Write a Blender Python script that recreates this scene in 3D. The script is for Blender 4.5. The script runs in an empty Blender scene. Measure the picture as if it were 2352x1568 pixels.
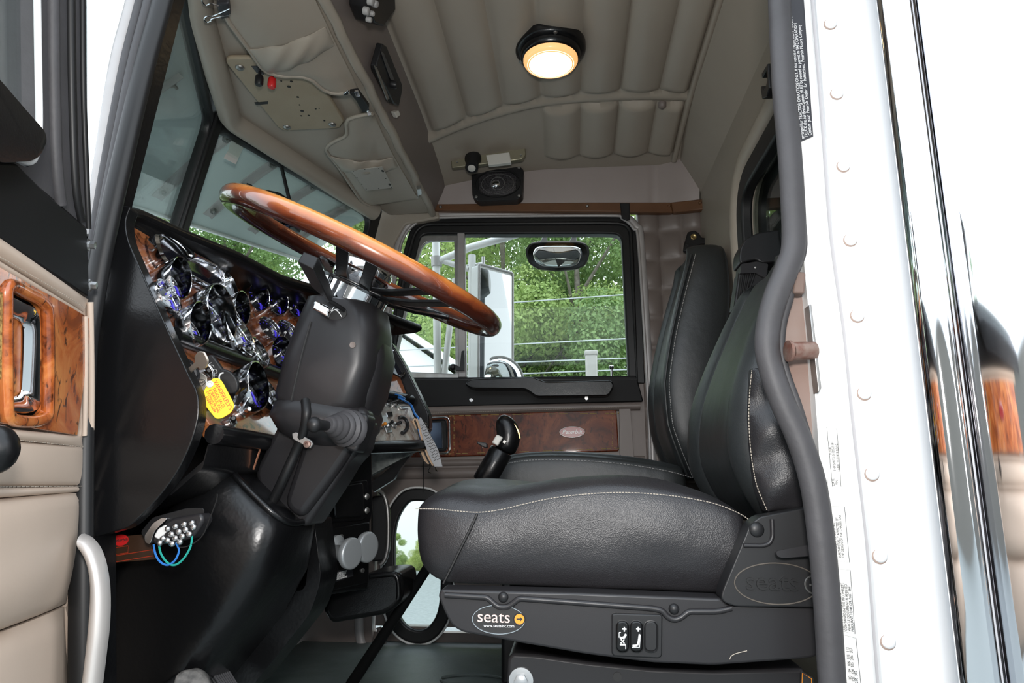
import bpy, bmesh, math, random
from mathutils import Vector, Matrix, noise
V = Vector
C = bpy.context.scene.collection
R = math.radians
rnd = random.Random(7)
# ------------------------------------------------------------------ camera
FPX = 1568.0
PITCH, YAW = R(11.57), R(4.79)
CAM = V((0, 0, .55))
FW = V((-math.sin(YAW)*math.cos(PITCH), math.cos(YAW)*math.cos(PITCH), math.sin(PITCH)))
RT = V((math.cos(YAW), math.sin(YAW), 0)); UPV = RT.cross(FW)
cd = bpy.data.cameras.new('camera'); cam = bpy.data.objects.new('camera', cd); C.objects.link(cam)
cd.sensor_width = 36; cd.lens = 24; cd.clip_start = .01; cd.clip_end = 500
cam.matrix_world = Matrix(((RT.x, UPV.x, -FW.x, CAM.x), (RT.y, UPV.y, -FW.y, CAM.y), (RT.z, UPV.z, -FW.z, CAM.z), (0, 0, 0, 1)))
bpy.context.scene.camera = cam
def ray(px, py): return FW*FPX + RT*(px-1176) - UPV*(py-784)
def U(px, py, y): d = ray(px, py); return CAM + d*((y-CAM.y)/d.y)          # point seen at (px, py) on the plane y
def UX(px, py, x): d = ray(px, py); return CAM + d*((x-CAM.x)/d.x)
def UZ(px, py, z): d = ray(px, py); return CAM + d*((z-CAM.z)/d.z)
def UP(px, py, p, n): d = ray(px, py); return CAM + d*((p-CAM).dot(n)/d.dot(n))
def Us(pts, y): return [U(a, b, y) for a, b in pts]
# ------------------------------------------------------------------ curves
def cr(pts, k=6, closed=False):                # Catmull-Rom resampling
    pts = [V(p) for p in pts]; n = len(pts); out = []
    for i in range(n if closed else n-1):
        if closed: a, b, c, d = pts[(i-1) % n], pts[i], pts[(i+1) % n], pts[(i+2) % n]
        else: a, b, c, d = pts[max(i-1, 0)], pts[i], pts[i+1], pts[min(i+2, n-1)]
        for j in range(k):
            t = j/k
            out.append(.5*((2*b) + (c-a)*t + (2*a-5*b+4*c-d)*t*t + (3*b-3*c+d-a)*t**3))
    if not closed: out.append(pts[-1])
    return out
def rpoly(pts, r, k=5, closed=True):           # polygon with rounded corners
    pts = [V(p) for p in pts]; n = len(pts); out = []
    rs = r if isinstance(r, (list, tuple)) else [r]*n
    for i in range(n):
        if not closed and i in (0, n-1): out.append(pts[i]); continue
        a, b, c = pts[i-1], pts[i], pts[(i+1) % n]
        u, w = a-b, c-b
        q = min(rs[i], u.length*.48, w.length*.48)
        if q < 1e-6: out.append(b); continue
        p0, p1 = b+u.normalized()*q, b+w.normalized()*q
        for j in range(k+1):
            t = j/k; out.append(p0*(1-t)**2 + b*2*t*(1-t) + p1*t*t)
    return out
def lerp(a, b, t): return a+(b-a)*t
def pl(xs, ys, x):                             # piecewise linear
    if x <= xs[0]: return ys[0]
    for i in range(1, len(xs)):
        if x <= xs[i]: return lerp(ys[i-1], ys[i], (x-xs[i-1])/(xs[i]-xs[i-1]))
    return ys[-1]
def sm(a, b, x): t = max(0, min(1, (x-a)/(b-a))); return t*t*(3-2*t)
class Fr:                                      # a local frame: f(u, v, w) -> world
    def __init__(s, o, u, v=None, w=None):
        s.o = V(o); s.u = V(u).normalized()
        if v is not None:
            v = V(v); s.v = (v-s.u*v.dot(s.u)).normalized(); s.w = s.u.cross(s.v)
        else:
            w = V(w); s.w = (w-s.u*w.dot(s.u)).normalized(); s.v = s.w.cross(s.u)
    def __call__(s, a, b, c=0): return s.o+s.u*a+s.v*b+s.w*c
    def at(s, o): f = Fr(o, s.u, s.v); return f
# ------------------------------------------------------------------ mesh builder
class MB:
    def __init__(s): s.v = []; s.f = []; s.m = []
    def add(s, vs, fs, mi=0):
        o = len(s.v); s.v += [V(x) for x in vs]; s.f += [tuple(i+o for i in f) for f in fs]; s.m += [mi]*len(fs); return s
    def box(s, f, a, b, mi=0):                 # f a frame, a, b opposite corners
        c = [f(x, y, z) for x in (a[0], b[0]) for y in (a[1], b[1]) for z in (a[2], b[2])]
        return s.add(c, [(0, 1, 3, 2), (4, 6, 7, 5), (0, 4, 5, 1), (2, 3, 7, 6), (0, 2, 6, 4), (1, 5, 7, 3)], mi)
    def prism(s, pts, vec, mi=0):
        pts = [V(p) for p in pts]; n = len(pts); vec = V(vec)
        nn = V((0, 0, 0))
        for i in range(n): nn += pts[i].cross(pts[(i+1) % n])
        if nn.dot(vec) > 0: pts = pts[::-1]
        return s.add(pts+[p+vec for p in pts], [tuple(range(n)), tuple(range(2*n-1, n-1, -1))]+[((i+1) % n, i, i+n, (i+1) % n+n) for i in range(n)], mi)
    def loft(s, rings, cap=(True, True), closed=True, loop=False, mi=0):
        n = len(rings[0]); vs = [p for r in rings for p in r]; fs = []; k = len(rings)
        for i in range(k if loop else k-1):
            for j in range(n if closed else n-1):
                a, b = i*n+j, i*n+(j+1) % n; c, d = ((i+1) % k)*n+(j+1) % n, ((i+1) % k)*n+j
                fs.append((a, b, c, d))
        if cap[0] and not loop and closed: fs.append(tuple(range(n-1, -1, -1)))
        if cap[1] and not loop and closed: fs.append(tuple(range((k-1)*n, k*n)))
        return s.add(vs, fs, mi)
    def tube(s, pts, r, n=12, closed=False, flat=1, mi=0, ref=None):
        pts = [V(p) for p in pts]; k = len(pts); rings = []
        t0 = (pts[1]-pts[0]).normalized()
        nv = V(ref) if ref is not None else (V((0, 0, 1)) if abs(t0.z) < .9 else V((1, 0, 0)))
        for i in range(k):
            if closed: t = pts[(i+1) % k]-pts[i-1]
            else: t = pts[min(i+1, k-1)]-pts[max(i-1, 0)]
            t.normalize()
            if ref is not None: nv = V(ref)
            nv = (nv-t*nv.dot(t)).normalized(); bv = t.cross(nv)
            ri = r[i] if isinstance(r, (list, tuple)) else r
            rings.append([pts[i]+nv*math.cos(2*math.pi*j/n)*ri+bv*math.sin(2*math.pi*j/n)*ri*flat for j in range(n)])
        return s.loft(rings, loop=closed, mi=mi)
    def lathe(s, f, prof, n=24, mi=0, hf=None, caps=True):   # prof (radius, height along f.w); hf adds to height by angle
        rings = []
        for j in range(n):
            a = 2*math.pi*j/n
            rings.append([f(math.cos(a)*r, math.sin(a)*r, h+(hf(a, r, h) if hf else 0)) for r, h in prof])
        k = len(prof); vs = [p for r in rings for p in r]; fs = []
        for j in range(n):
            for i in range(k-1): fs.append((j*k+i, ((j+1) % n)*k+i, ((j+1) % n)*k+i+1, j*k+i+1))
        if caps and prof[0][0] > 1e-6 and prof[0] != prof[-1]: fs.append(tuple(j*k for j in range(n-1, -1, -1)))
        if caps and prof[-1][0] > 1e-6 and prof[0] != prof[-1]: fs.append(tuple(j*k+k-1 for j in range(n)))
        return s.add(vs, fs, mi)
    def ball(s, f, rx, ry, rz, n=16, mi=0):
        m = n//2; prof = [(math.sin(math.pi*i/m), -math.cos(math.pi*i/m)) for i in range(m+1)]
        return s.lathe(Fr2(f, rx, ry, rz), prof, n, mi)
    def sheet(s, fn, nu, nv, thick=None, mi=0):            # fn(u, v) -> point; thick a vector -> closed slab
        g = [[V(fn(i/nu, j/nv)) for j in range(nv+1)] for i in range(nu+1)]
        if thick is None:
            vs = [p for r in g for p in r]; w = nv+1
            return s.add(vs, [(i*w+j, (i+1)*w+j, (i+1)*w+j+1, i*w+j+1) for i in range(nu) for j in range(nv)], mi)
        t = V(thick); vs = [p for r in g for p in r]; w = nv+1; N = len(vs); vs = vs+[p+t for p in vs]; fs = []
        for i in range(nu):
            for j in range(nv):
                q = (i*w+j, (i+1)*w+j, (i+1)*w+j+1, i*w+j+1); fs.append(q); fs.append(tuple(x+N for x in q[::-1]))
        b = [i*w for i in range(nu+1)]+[nu*w+j for j in range(1, nv+1)]+[i*w+nv for i in range(nu-1, -1, -1)]+[j for j in range(nv-1, 0, -1)]
        for i in range(len(b)):
            p, q = b[i], b[(i+1) % len(b)]; fs.append((q, p, p+N, q+N))
        return s.add(vs, fs, mi)
    def build(s, name, mat, parent=None, bevel=0, seg=2, sub=0, ang=50, smooth=True, fix=True):
        me = bpy.data.meshes.new(name)
        c = V((0, 0, 0))
        lo = V([min(p[i] for p in s.v) for i in range(3)]); hi = V([max(p[i] for p in s.v) for i in range(3)]); c = (lo+hi)/2
        me.from_pydata([p-c for p in s.v], [], s.f)
        for m in (mat if isinstance(mat, (list, tuple)) else [mat]): me.materials.append(m)
        if isinstance(mat, (list, tuple)): me.polygons.foreach_set('material_index', s.m)
        if fix:
            bm = bmesh.new(); bm.from_mesh(me)
            bmesh.ops.remove_doubles(bm, verts=bm.verts, dist=1e-6)
            bmesh.ops.recalc_face_normals(bm, faces=bm.faces); bm.to_mesh(me); bm.free()
        me.polygons.foreach_set('use_smooth', [smooth]*len(me.polygons))
        if smooth: me.set_sharp_from_angle(angle=R(ang))
        me.update()
        o = bpy.data.objects.new(name, me); C.objects.link(o)
        if parent is not None: o.parent = parent; o.location = c-ORG[parent.name]
        else: o.location = c
        ORG[o.name] = c
        if bevel:
            b = o.modifiers.new('bevel', 'BEVEL'); b.width = bevel; b.segments = seg; b.limit_method = 'ANGLE'; b.angle_limit = R(30); b.harden_normals = False
        if sub:
            b = o.modifiers.new('sub', 'SUBSURF'); b.levels = sub; b.render_levels = sub
        return o
class Fr2:
    def __init__(s, f, a, b, c): s.f = f; s.k = (a, b, c)
    def __call__(s, u, v, w=0): return s.f(u*s.k[0], v*s.k[1], w*s.k[2])
ORG = {}
WF = Fr((0, 0, 0), (1, 0, 0), (0, 1, 0))
def wf(o): return Fr(o, (1, 0, 0), (0, 1, 0))
def thing(name, label, cat, loc, group=None):
    o = bpy.data.objects.new(name, None); C.objects.link(o); o.empty_display_size = .05
    o.location = loc; ORG[o.name] = V(loc)
    o['label'] = label; o['category'] = cat
    if group: o['group'] = group
    return o
def tag(o, label, cat, group=None, kind=None):
    o['label'] = label; o['category'] = cat
    if group: o['group'] = group
    if kind: o['kind'] = kind
    return o
def struct(o, label=None, cat=None):
    o['kind'] = 'structure'
    if label: o['label'] = label
    if cat: o['category'] = cat
    return o
def lab(o, s): o['label'] = s; return o
def text(name, s, o, right, up, h, mat, parent, ex=.0004, align='CENTER', stretch=1.0, shear=0, spacing=1.0):
    cu = bpy.data.curves.new('t', 'FONT'); cu.body = s; cu.size = h; cu.extrude = ex; cu.align_x = align; cu.align_y = 'CENTER'; cu.shear = shear; cu.resolution_u = 3; cu.space_character = spacing
    t = bpy.data.objects.new('t', cu); C.objects.link(t)
    dg = bpy.context.evaluated_depsgraph_get(); dg.update()
    me = bpy.data.meshes.new_from_object(t.evaluated_get(dg)); bpy.data.objects.remove(t); bpy.data.curves.remove(cu)
    f = Fr(o, right, up)
    m = MB(); m.add([f(v.co.x*stretch, v.co.y, v.co.z) for v in me.vertices], [tuple(p.vertices) for p in me.polygons])
    bpy.data.meshes.remove(me)
    return m.build(name, mat, parent, smooth=False)
# ------------------------------------------------------------------ materials
def nd(nt, t, **k):
    n = nt.nodes.new(t)
    for a, b in k.items():
        if a in n.inputs: n.inputs[a].default_value = b
        else: setattr(n, a, b)
    return n
def mat(name, col, rough=.5, metal=0, coat=0, bump=None, var=None, spec=.5, emit=None, es=0, trans=0, ior=1.45, sheen=0):
    m = bpy.data.materials.new(name); m.use_nodes = True; nt = m.node_tree; b = nt.nodes['Principled BSDF']
    b.inputs['Base Color'].default_value = (*col, 1); b.inputs['Roughness'].default_value = rough; b.inputs['Metallic'].default_value = metal
    b.inputs['Coat Weight'].default_value = coat; b.inputs['Coat Roughness'].default_value = .05
    b.inputs['Specular IOR Level'].default_value = spec; b.inputs['Transmission Weight'].default_value = trans; b.inputs['IOR'].default_value = ior
    if emit: b.inputs['Emission Color'].default_value = (*emit, 1); b.inputs['Emission Strength'].default_value = es
    tc = nd(nt, 'ShaderNodeTexCoord')
    if var:                                    # (noise scale, amount, other colour)
        n = nd(nt, 'ShaderNodeTexNoise'); n.inputs['Scale'].default_value = var[0]; n.inputs['Detail'].default_value = 6
        nt.links.new(tc.outputs['Object'], n.inputs['Vector'])
        r = nd(nt, 'ShaderNodeValToRGB'); r.color_ramp.elements[0].position = .5-var[1]; r.color_ramp.elements[1].position = .5+var[1]
        r.color_ramp.elements[0].color = (*col, 1); r.color_ramp.elements[1].color = (*var[2], 1)
        nt.links.new(n.outputs['Fac'], r.inputs['Fac']); nt.links.new(r.outputs['Color'], b.inputs['Base Color'])
    if bump:                                   # list of (kind, scale, strength, distance)
        prev = None
        for kind, sc, st, di in bump:
            if kind == 'v':
                n = nd(nt, 'ShaderNodeTexVoronoi'); n.inputs['Scale'].default_value = sc; out = n.outputs['Distance']
            else:
                n = nd(nt, 'ShaderNodeTexNoise'); n.inputs['Scale'].default_value = sc; n.inputs['Detail'].default_value = 4; out = n.outputs['Fac']
            nt.links.new(tc.outputs['Object'], n.inputs['Vector'])
            bn = nd(nt, 'ShaderNodeBump'); bn.inputs['Strength'].default_value = st; bn.inputs['Distance'].default_value = di
            nt.links.new(out, bn.inputs['Height'])
            if prev: nt.links.new(prev.outputs['Normal'], bn.inputs['Normal'])
            prev = bn
        nt.links.new(prev.outputs['Normal'], b.inputs['Normal'])
    return m
def burl(name, cols, sc=9, rough=.3, coat=1.0, knots=.55, squash=(1, 1, 1), spec=.5):
    m = bpy.data.materials.new(name); m.use_nodes = True; nt = m.node_tree; b = nt.nodes['Principled BSDF']; L = nt.links.new
    tc = nd(nt, 'ShaderNodeTexCoord'); mp = nd(nt, 'ShaderNodeMapping'); mp.inputs['Scale'].default_value = squash; L(tc.outputs['Object'], mp.inputs['Vector'])
    n1 = nd(nt, 'ShaderNodeTexNoise'); n1.inputs['Scale'].default_value = sc; n1.inputs['Detail'].default_value = 8; n1.inputs['Distortion'].default_value = 1.6; n1.inputs['Roughness'].default_value = .62
    L(mp.outputs['Vector'], n1.inputs['Vector'])
    rp = nd(nt, 'ShaderNodeValToRGB'); e = rp.color_ramp.elements
    e[0].position = .36; e[0].color = (*cols[0], 1); e[1].position = .66; e[1].color = (*cols[2], 1)
    x = e.new(.5); x.color = (*cols[1], 1)
    L(n1.outputs['Fac'], rp.inputs['Fac'])
    n2 = nd(nt, 'ShaderNodeTexNoise'); n2.inputs['Scale'].default_value = sc*9; n2.inputs['Detail'].default_value = 3; n2.inputs['Distortion'].default_value = .8
    mp2 = nd(nt, 'ShaderNodeMapping'); mp2.inputs['Scale'].default_value = (1, 1, .45); L(mp.outputs['Vector'], mp2.inputs['Vector']); L(mp2.outputs['Vector'], n2.inputs['Vector'])
    r2 = nd(nt, 'ShaderNodeValToRGB'); r2.color_ramp.elements[0].position = .34; r2.color_ramp.elements[1].position = .43
    r2.color_ramp.elements[0].color = (1-knots, 1-knots, 1-knots, 1); r2.color_ramp.elements[1].color = (1, 1, 1, 1)
    L(n2.outputs['Fac'], r2.inputs['Fac'])
    mx = nd(nt, 'ShaderNodeMix'); mx.data_type = 'RGBA'; mx.blend_type = 'MULTIPLY'; mx.inputs[0].default_value = 1
    L(rp.outputs['Color'], mx.inputs[6]); L(r2.outputs['Color'], mx.inputs[7]); L(mx.outputs[2], b.inputs['Base Color'])
    b.inputs['Specular IOR Level'].default_value = spec; b.inputs['Roughness'].default_value = rough; b.inputs['Coat Weight'].default_value = coat; b.inputs['Coat Roughness'].default_value = .04
    return m
def glass(name, tint=(.93, .97, .95), refl=1.0):
    m = bpy.data.materials.new(name); m.use_nodes = True; nt = m.node_tree; L = nt.links.new
    for n in list(nt.nodes): nt.nodes.remove(n)
    o = nd(nt, 'ShaderNodeOutputMaterial'); t = nd(nt, 'ShaderNodeBsdfTransparent'); t.inputs['Color'].default_value = (*tint, 1)
    g = nd(nt, 'ShaderNodeBsdfGlossy'); g.inputs['Roughness'].default_value = .01
    fr = nd(nt, 'ShaderNodeFresnel'); fr.inputs['IOR'].default_value = 1.4; mx = nd(nt, 'ShaderNodeMixShader')
    mm = nd(nt, 'ShaderNodeMath'); mm.operation = 'MULTIPLY'; mm.inputs[1].default_value = refl
    L(fr.outputs[0], mm.inputs[0]); L(mm.outputs[0], mx.inputs[0]); L(t.outputs[0], mx.inputs[1]); L(g.outputs[0], mx.inputs[2]); L(mx.outputs[0], o.inputs['Surface'])
    return m
LEATHER = [('v', 900, .25, .0006), ('n', 60, .15, .002)]
M = dict(
    vinyl=mat('taupe_vinyl', (.37, .325, .268), .45, bump=[('n', 400, .12, .0008), ('n', 14, .12, .006)], var=(5, .35, (.335, .29, .238))),
    mauve=mat('mauve_taupe_vinyl', (.33, .278, .26), .45, bump=[('n', 400, .12, .0008), ('n', 14, .12, .006)], var=(5, .35, (.29, .245, .228))),
    dimbrownvinyl=mat('dim_brown_vinyl', (.20, .165, .15), .4, bump=[('n', 400, .12, .0008), ('n', 14, .15, .006)], var=(5, .35, (.17, .14, .125))),  # darker copy of the door vinyl, weaker flash light painted in
    tanv=mat('tan_door_vinyl', (.56, .45, .365), .42, bump=[('n', 300, .1, .0008), ('n', 10, .12, .008)], var=(4, .35, (.52, .415, .335))),
    tanplate=mat('tan_plastic_plate', (.36, .30, .215), .5, bump=[('n', 260, .35, .001)], var=(12, .3, (.32, .255, .175))),
    leather=mat('black_leather', (.020, .019, .021), .40, bump=[('v', 620, .3, .0009), ('n', 26, .25, .005)], spec=.6),
    seattop=mat('smooth_black_leather', (.024, .027, .028), .42, bump=[('v', 700, .2, .0008), ('n', 24, .25, .006)], spec=.7),
    padblack=mat('grained_black_pad', (.0055, .0055, .006), .25, bump=[('v', 320, .12, .0006), ('n', 40, .12, .003)], spec=.55),
    gloss=mat('glossy_black_shell', (.0045, .0045, .005), .28, bump=[('n', 18, .2, .006), ('v', 160, .12, .001)], spec=.5),
    plastic=mat('black_plastic', (.012, .012, .013), .42, bump=[('n', 700, .12, .0004)]),
    satin=mat('satin_black_plastic', (.019, .018, .0195), .38, bump=[('n', 900, .1, .0004)]),
    matte=mat('matte_black_metal', (.008, .008, .0085), .55, spec=.25),
    rubber=mat('grey_black_rubber', (.060, .058, .062), .55, bump=[('n', 60, .25, .003), ('n', 500, .1, .0006)], var=(20, .3, (.045, .043, .045))),
    drubber=mat('black_rubber', (.009, .009, .0095), .45),
    chrome=mat('chrome', (.82, .82, .84), .06, 1.0),
    gchrome=mat('gauge_chrome', (.74, .74, .76), .10, 1.0),
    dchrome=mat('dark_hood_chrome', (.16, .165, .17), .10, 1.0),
    steel=mat('brushed_steel', (.62, .62, .62), .32, 1.0, bump=[('n', 200, .06, .0005)]),
    knob=mat('flat_grey_metal', (.42, .44, .45), .4, .5),
    dullsteel=mat('dull_steel', (.40, .40, .40), .42, .9, var=(30, .2, (.30, .29, .27))),
    alu=mat('grey_aluminium', (.45, .43, .425), .4, .2, var=(20, .3, (.38, .36, .35))),
    stainless=mat('stainless_visor', (.58, .64, .62), .45, .3, var=(5, .3, (.50, .56, .54))),
    white=mat('white_paint', (.80, .81, .82), .25, coat=.3),
    offwhite=mat('off_white_paint', (.78, .78, .77), .4, var=(9, .3, (.70, .69, .67))),
    dusty=mat('dusty_brown_metal', (.27, .22, .195), .6, var=(9, .25, (.22, .125, .095))),
    rust=mat('rusty_pin', (.17, .065, .045), .45, .4, var=(60, .15, (.26, .19, .16))),
    paper=mat('label_paper', (.78, .77, .74), .6),
    ink=mat('black_ink', (.02, .02, .02), .6),
    greyink=mat('grey_ink', (.05, .05, .05), .6),
    lblack=mat('black_label', (.03, .03, .035), .4),
    whiteink=mat('white_ink', (.8, .8, .8), .5),
    red=mat('red_plastic', (.62, .02, .02), .35),
    redink=mat('red_ink', (.65, .05, .03), .5),
    yellow=mat('yellow_tag_plastic', (.86, .62, .02), .38),
    orange=mat('orange_ink', (.85, .30, .03), .45),
    blue=mat('blue_wire', (.03, .18, .55), .4),
    teal=mat('teal_wire', (.02, .34, .28), .4),
    copper=mat('copper_line', (.45, .20, .12), .35, .7),
    key=mat('nickel_key', (.55, .49, .42), .35, .55),
    brass=mat('brass', (.55, .42, .20), .3, 1.0),
    cream=mat('cream_plastic', (.62, .60, .55), .4),
    greyp=mat('grey_plastic', (.35, .34, .33), .45),
    brownstrip=mat('brown_trim', (.16, .075, .035), .4, var=(14, .3, (.12, .055, .026)), bump=[('n', 90, .2, .001)]),
    floorm=mat('grey_green_rubber_mat', (.17, .205, .20), .5, bump=[('n', 90, .25, .002)], var=(7, .3, (.075, .095, .09))),
    burlr=burl('burl_door_wood', [(.14, .028, .008), (.44, .11, .024), (.66, .26, .075)], 9, .25, 1, .8),
    burld=burl('burl_dash_wood', [(.10, .024, .008), (.27, .080, .025), (.38, .15, .055)], 11, .28, 1, .75, (1, .6, 1.6)),
    burlp=burl('burl_passenger_wood', [(.050, .010, .005), (.135, .028, .010), (.22, .056, .019)], 9, .35, .12, .6, spec=.2),
    lens=mat('clear_lens', (.8, .8, .8), .1, spec=.8, trans=.3),
    darkface=mat('gauge_face', (.006, .006, .012), .15, coat=1),
    bluelit=mat('lit_blue_scale', (.02, .02, .2), .4, emit=(.10, .06, 1), es=.5),
    needle=mat('white_needle', (.8, .8, .8), .5),
    greenface=mat('pale_green_dial', (.45, .52, .44), .2, coat=1),
    glass=glass('window_glass', (.95, .98, .97), .45),
    shadeglass=glass('windshield_glass', (.92, .965, .95), .45),
    mirror=mat('mirror_glass', (.86, .88, .88), .02, 1.0),
    lamp=mat('lit_lens', (1, .85, .6), .3, emit=(1, .74, .40), es=3.2),
    lamprim=mat('lit_lens_rim', (.9, .65, .35), .2, emit=(1, .50, .16), es=.8),
    trunk=mat('bark', (.10, .085, .07), .9, var=(8, .2, (.20, .18, .15))),
    gravel=mat('gravel_ground', (.24, .26, .25), .95, var=(18, .3, (.32, .34, .33)), bump=[('n', 30, .5, .05)]),
    grass=mat('verge_grass', (.15, .20, .05), .95, var=(2.5, .2, (.42, .36, .10)), bump=[('n', 30, .8, .1)]),
    siding=mat('white_siding', (.85, .85, .83), .6),
    shingle=mat('pale_roof', (.80, .80, .78), .7),
    concrete=mat('weathered_post', (.42, .40, .37), .85, var=(6, .3, (.33, .31, .28))),
    cable=mat('pale_cable', (.45, .47, .48), .6),
    plate=mat('diamond_plate_card', (.33, .33, .34), .4, .3),
    cardedge=mat('card_edge', (.62, .42, .27), .7),
    thread=mat('pale_thread', (.40, .35, .29), .7),
    gold=mat('gold_print', (.42, .31, .12), .5),
    pedal=mat('worn_pedal_rubber', (.075, .072, .068), .6, var=(70, .12, (.16, .15, .14))),
)
def leafmat(name, a, b):
    m = mat(name, a, .6, var=(1.2, .25, b)); bs = m.node_tree.nodes['Principled BSDF']
    nt = m.node_tree; tr = nd(nt, 'ShaderNodeBsdfTranslucent'); mx = nd(nt, 'ShaderNodeMixShader'); mx.inputs[0].default_value = .4
    src = bs.inputs['Base Color'].links[0].from_socket; nt.links.new(src, tr.inputs['Color'])
    nt.links.new(bs.outputs[0], mx.inputs[1]); nt.links.new(tr.outputs[0], mx.inputs[2])
    nt.links.new(mx.outputs[0], nt.nodes['Material Output'].inputs['Surface']); return m
M['leafA'] = leafmat('leaves_mid_green', (.24, .36, .11), (.46, .56, .20))
M['leafB'] = leafmat('leaves_dark_green', (.16, .27, .095), (.31, .43, .16))
M['leafC'] = leafmat('leaves_yellow_green', (.34, .45, .13), (.56, .60, .22))
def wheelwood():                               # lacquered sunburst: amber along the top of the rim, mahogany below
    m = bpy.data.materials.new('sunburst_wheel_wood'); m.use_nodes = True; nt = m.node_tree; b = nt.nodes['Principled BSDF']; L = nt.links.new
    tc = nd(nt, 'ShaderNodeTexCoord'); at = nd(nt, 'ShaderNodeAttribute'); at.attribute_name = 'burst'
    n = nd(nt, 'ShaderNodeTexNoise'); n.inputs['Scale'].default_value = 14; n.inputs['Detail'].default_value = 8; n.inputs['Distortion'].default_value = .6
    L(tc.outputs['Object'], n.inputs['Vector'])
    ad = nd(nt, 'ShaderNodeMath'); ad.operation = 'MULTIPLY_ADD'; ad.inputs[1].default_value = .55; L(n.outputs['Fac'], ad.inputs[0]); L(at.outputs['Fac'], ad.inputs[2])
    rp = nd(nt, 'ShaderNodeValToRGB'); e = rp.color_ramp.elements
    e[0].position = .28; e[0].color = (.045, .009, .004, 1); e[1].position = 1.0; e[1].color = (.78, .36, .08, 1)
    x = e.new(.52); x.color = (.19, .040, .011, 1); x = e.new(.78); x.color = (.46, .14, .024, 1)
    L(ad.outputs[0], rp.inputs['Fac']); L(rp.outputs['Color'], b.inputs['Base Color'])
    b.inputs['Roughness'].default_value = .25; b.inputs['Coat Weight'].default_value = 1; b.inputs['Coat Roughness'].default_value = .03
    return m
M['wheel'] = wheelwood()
# ------------------------------------------------------------------ light
sc = bpy.context.scene
sc.view_settings.view_transform = 'Standard'; sc.view_settings.look = 'None'; sc.view_settings.gamma = 1; sc.view_settings.use_curve_mapping = False
sc.view_settings.exposure = 0.0
w = bpy.data.worlds.new('overcast_sky'); sc.world = w; w.use_nodes = True
bg = w.node_tree.nodes['Background']
tc = nd(w.node_tree, 'ShaderNodeTexCoord'); sx = nd(w.node_tree, 'ShaderNodeSeparateXYZ'); w.node_tree.links.new(tc.outputs['Generated'], sx.inputs[0])
rp = nd(w.node_tree, 'ShaderNodeValToRGB'); w.node_tree.links.new(sx.outputs['Z'], rp.inputs['Fac'])
rp.color_ramp.elements[0].position = 0; rp.color_ramp.elements[0].color = (.95, .97, 1.0, 1)
rp.color_ramp.elements[1].position = .6; rp.color_ramp.elements[1].color = (.80, .90, 1.0, 1)
w.node_tree.links.new(rp.outputs['Color'], bg.inputs['Color']); bg.inputs['Strength'].default_value = 3.0
def lamp_at(name, typ, loc, e, size=.1, col=(1, 1, 1), to=None):
    l = bpy.data.lights.new(name, typ); l.energy = e; l.color = col
    if typ == 'AREA': l.size = size
    else: l.shadow_soft_size = size
    o = bpy.data.objects.new(name, l); C.objects.link(o); o.location = loc
    if to is not None: o.rotation_euler = (V(to)-V(loc)).to_track_quat('-Z', 'Y').to_euler()
    return o
# ================================================================== CAB SHELL
YD, YP = .95, 2.5
def ceil_z(x, y):
    z = 1.778 - .046*max(0, (y-1.95)/.45)**1.6 - .05*max(0, (1.25-y)/.3)**1.6
    z -= .06*max(0, (-.05-x)/.45)**1.5
    return z
RW, RX0 = .1255, .053
def yend(x): return 2.0+.07*((x-.15)/.48)**2
def ceil_pt(x, y):
    z = ceil_z(x, y); a = abs(math.sin(math.pi*(x-RX0)/RW))**.48 if x > -.449 else 0; ye = yend(x)
    side = min(1, max(0, (.40-x)/.02))
    if y < ye:
        e = min(1, max(0, (ye-y)/.03)); z -= .028*a*e**.5*side
    elif y < ye+.05:
        z -= .016*math.sin(math.pi*(y-ye)/.05)**.6
    elif x > -.072 and x < .43:
        y1 = 2.36; t = (y-ye-.05)/(y1-ye-.05)
        if 0 < t < 1: z -= .030*a*min(1, t/.07)**.5*min(1, (1-t)/.07)**.5*side
    return V((x, y, z))
nx, ny = 150, 130
m = MB(); m.sheet(lambda u, v: ceil_pt(-.54+u*.98, 1.0+v*1.44), nx, ny)
m.sheet(lambda u, v: (-.54+u*.98, 1.0+v*1.44, 1.83), 1, 1)
ceiling = struct(m.build('ceiling', M['vinyl'], ang=60), 'taupe pleated vinyl headliner over the cab', 'ceiling')
m = MB(); m.tube([(.405, 1.0+i*.1, ceil_z(.405, 1.0+i*.1)-.010) for i in range(15)], .011, 8)
struct(m.build('trim_1', M['vinyl']), 'taupe padded piping along the headliner edges', 'trim')
# roof skin outside
m = MB(); m.sheet(lambda u, v: (-1.12+u*1.68, .93+v*1.62, 1.86-.05*(abs(v-.5)*2)**4-.12*(1-u)**6), 10, 10, (0, 0, .006))
struct(m.build('roof', M['white']), 'white cab roof skin seen from below', 'roof')
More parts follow.
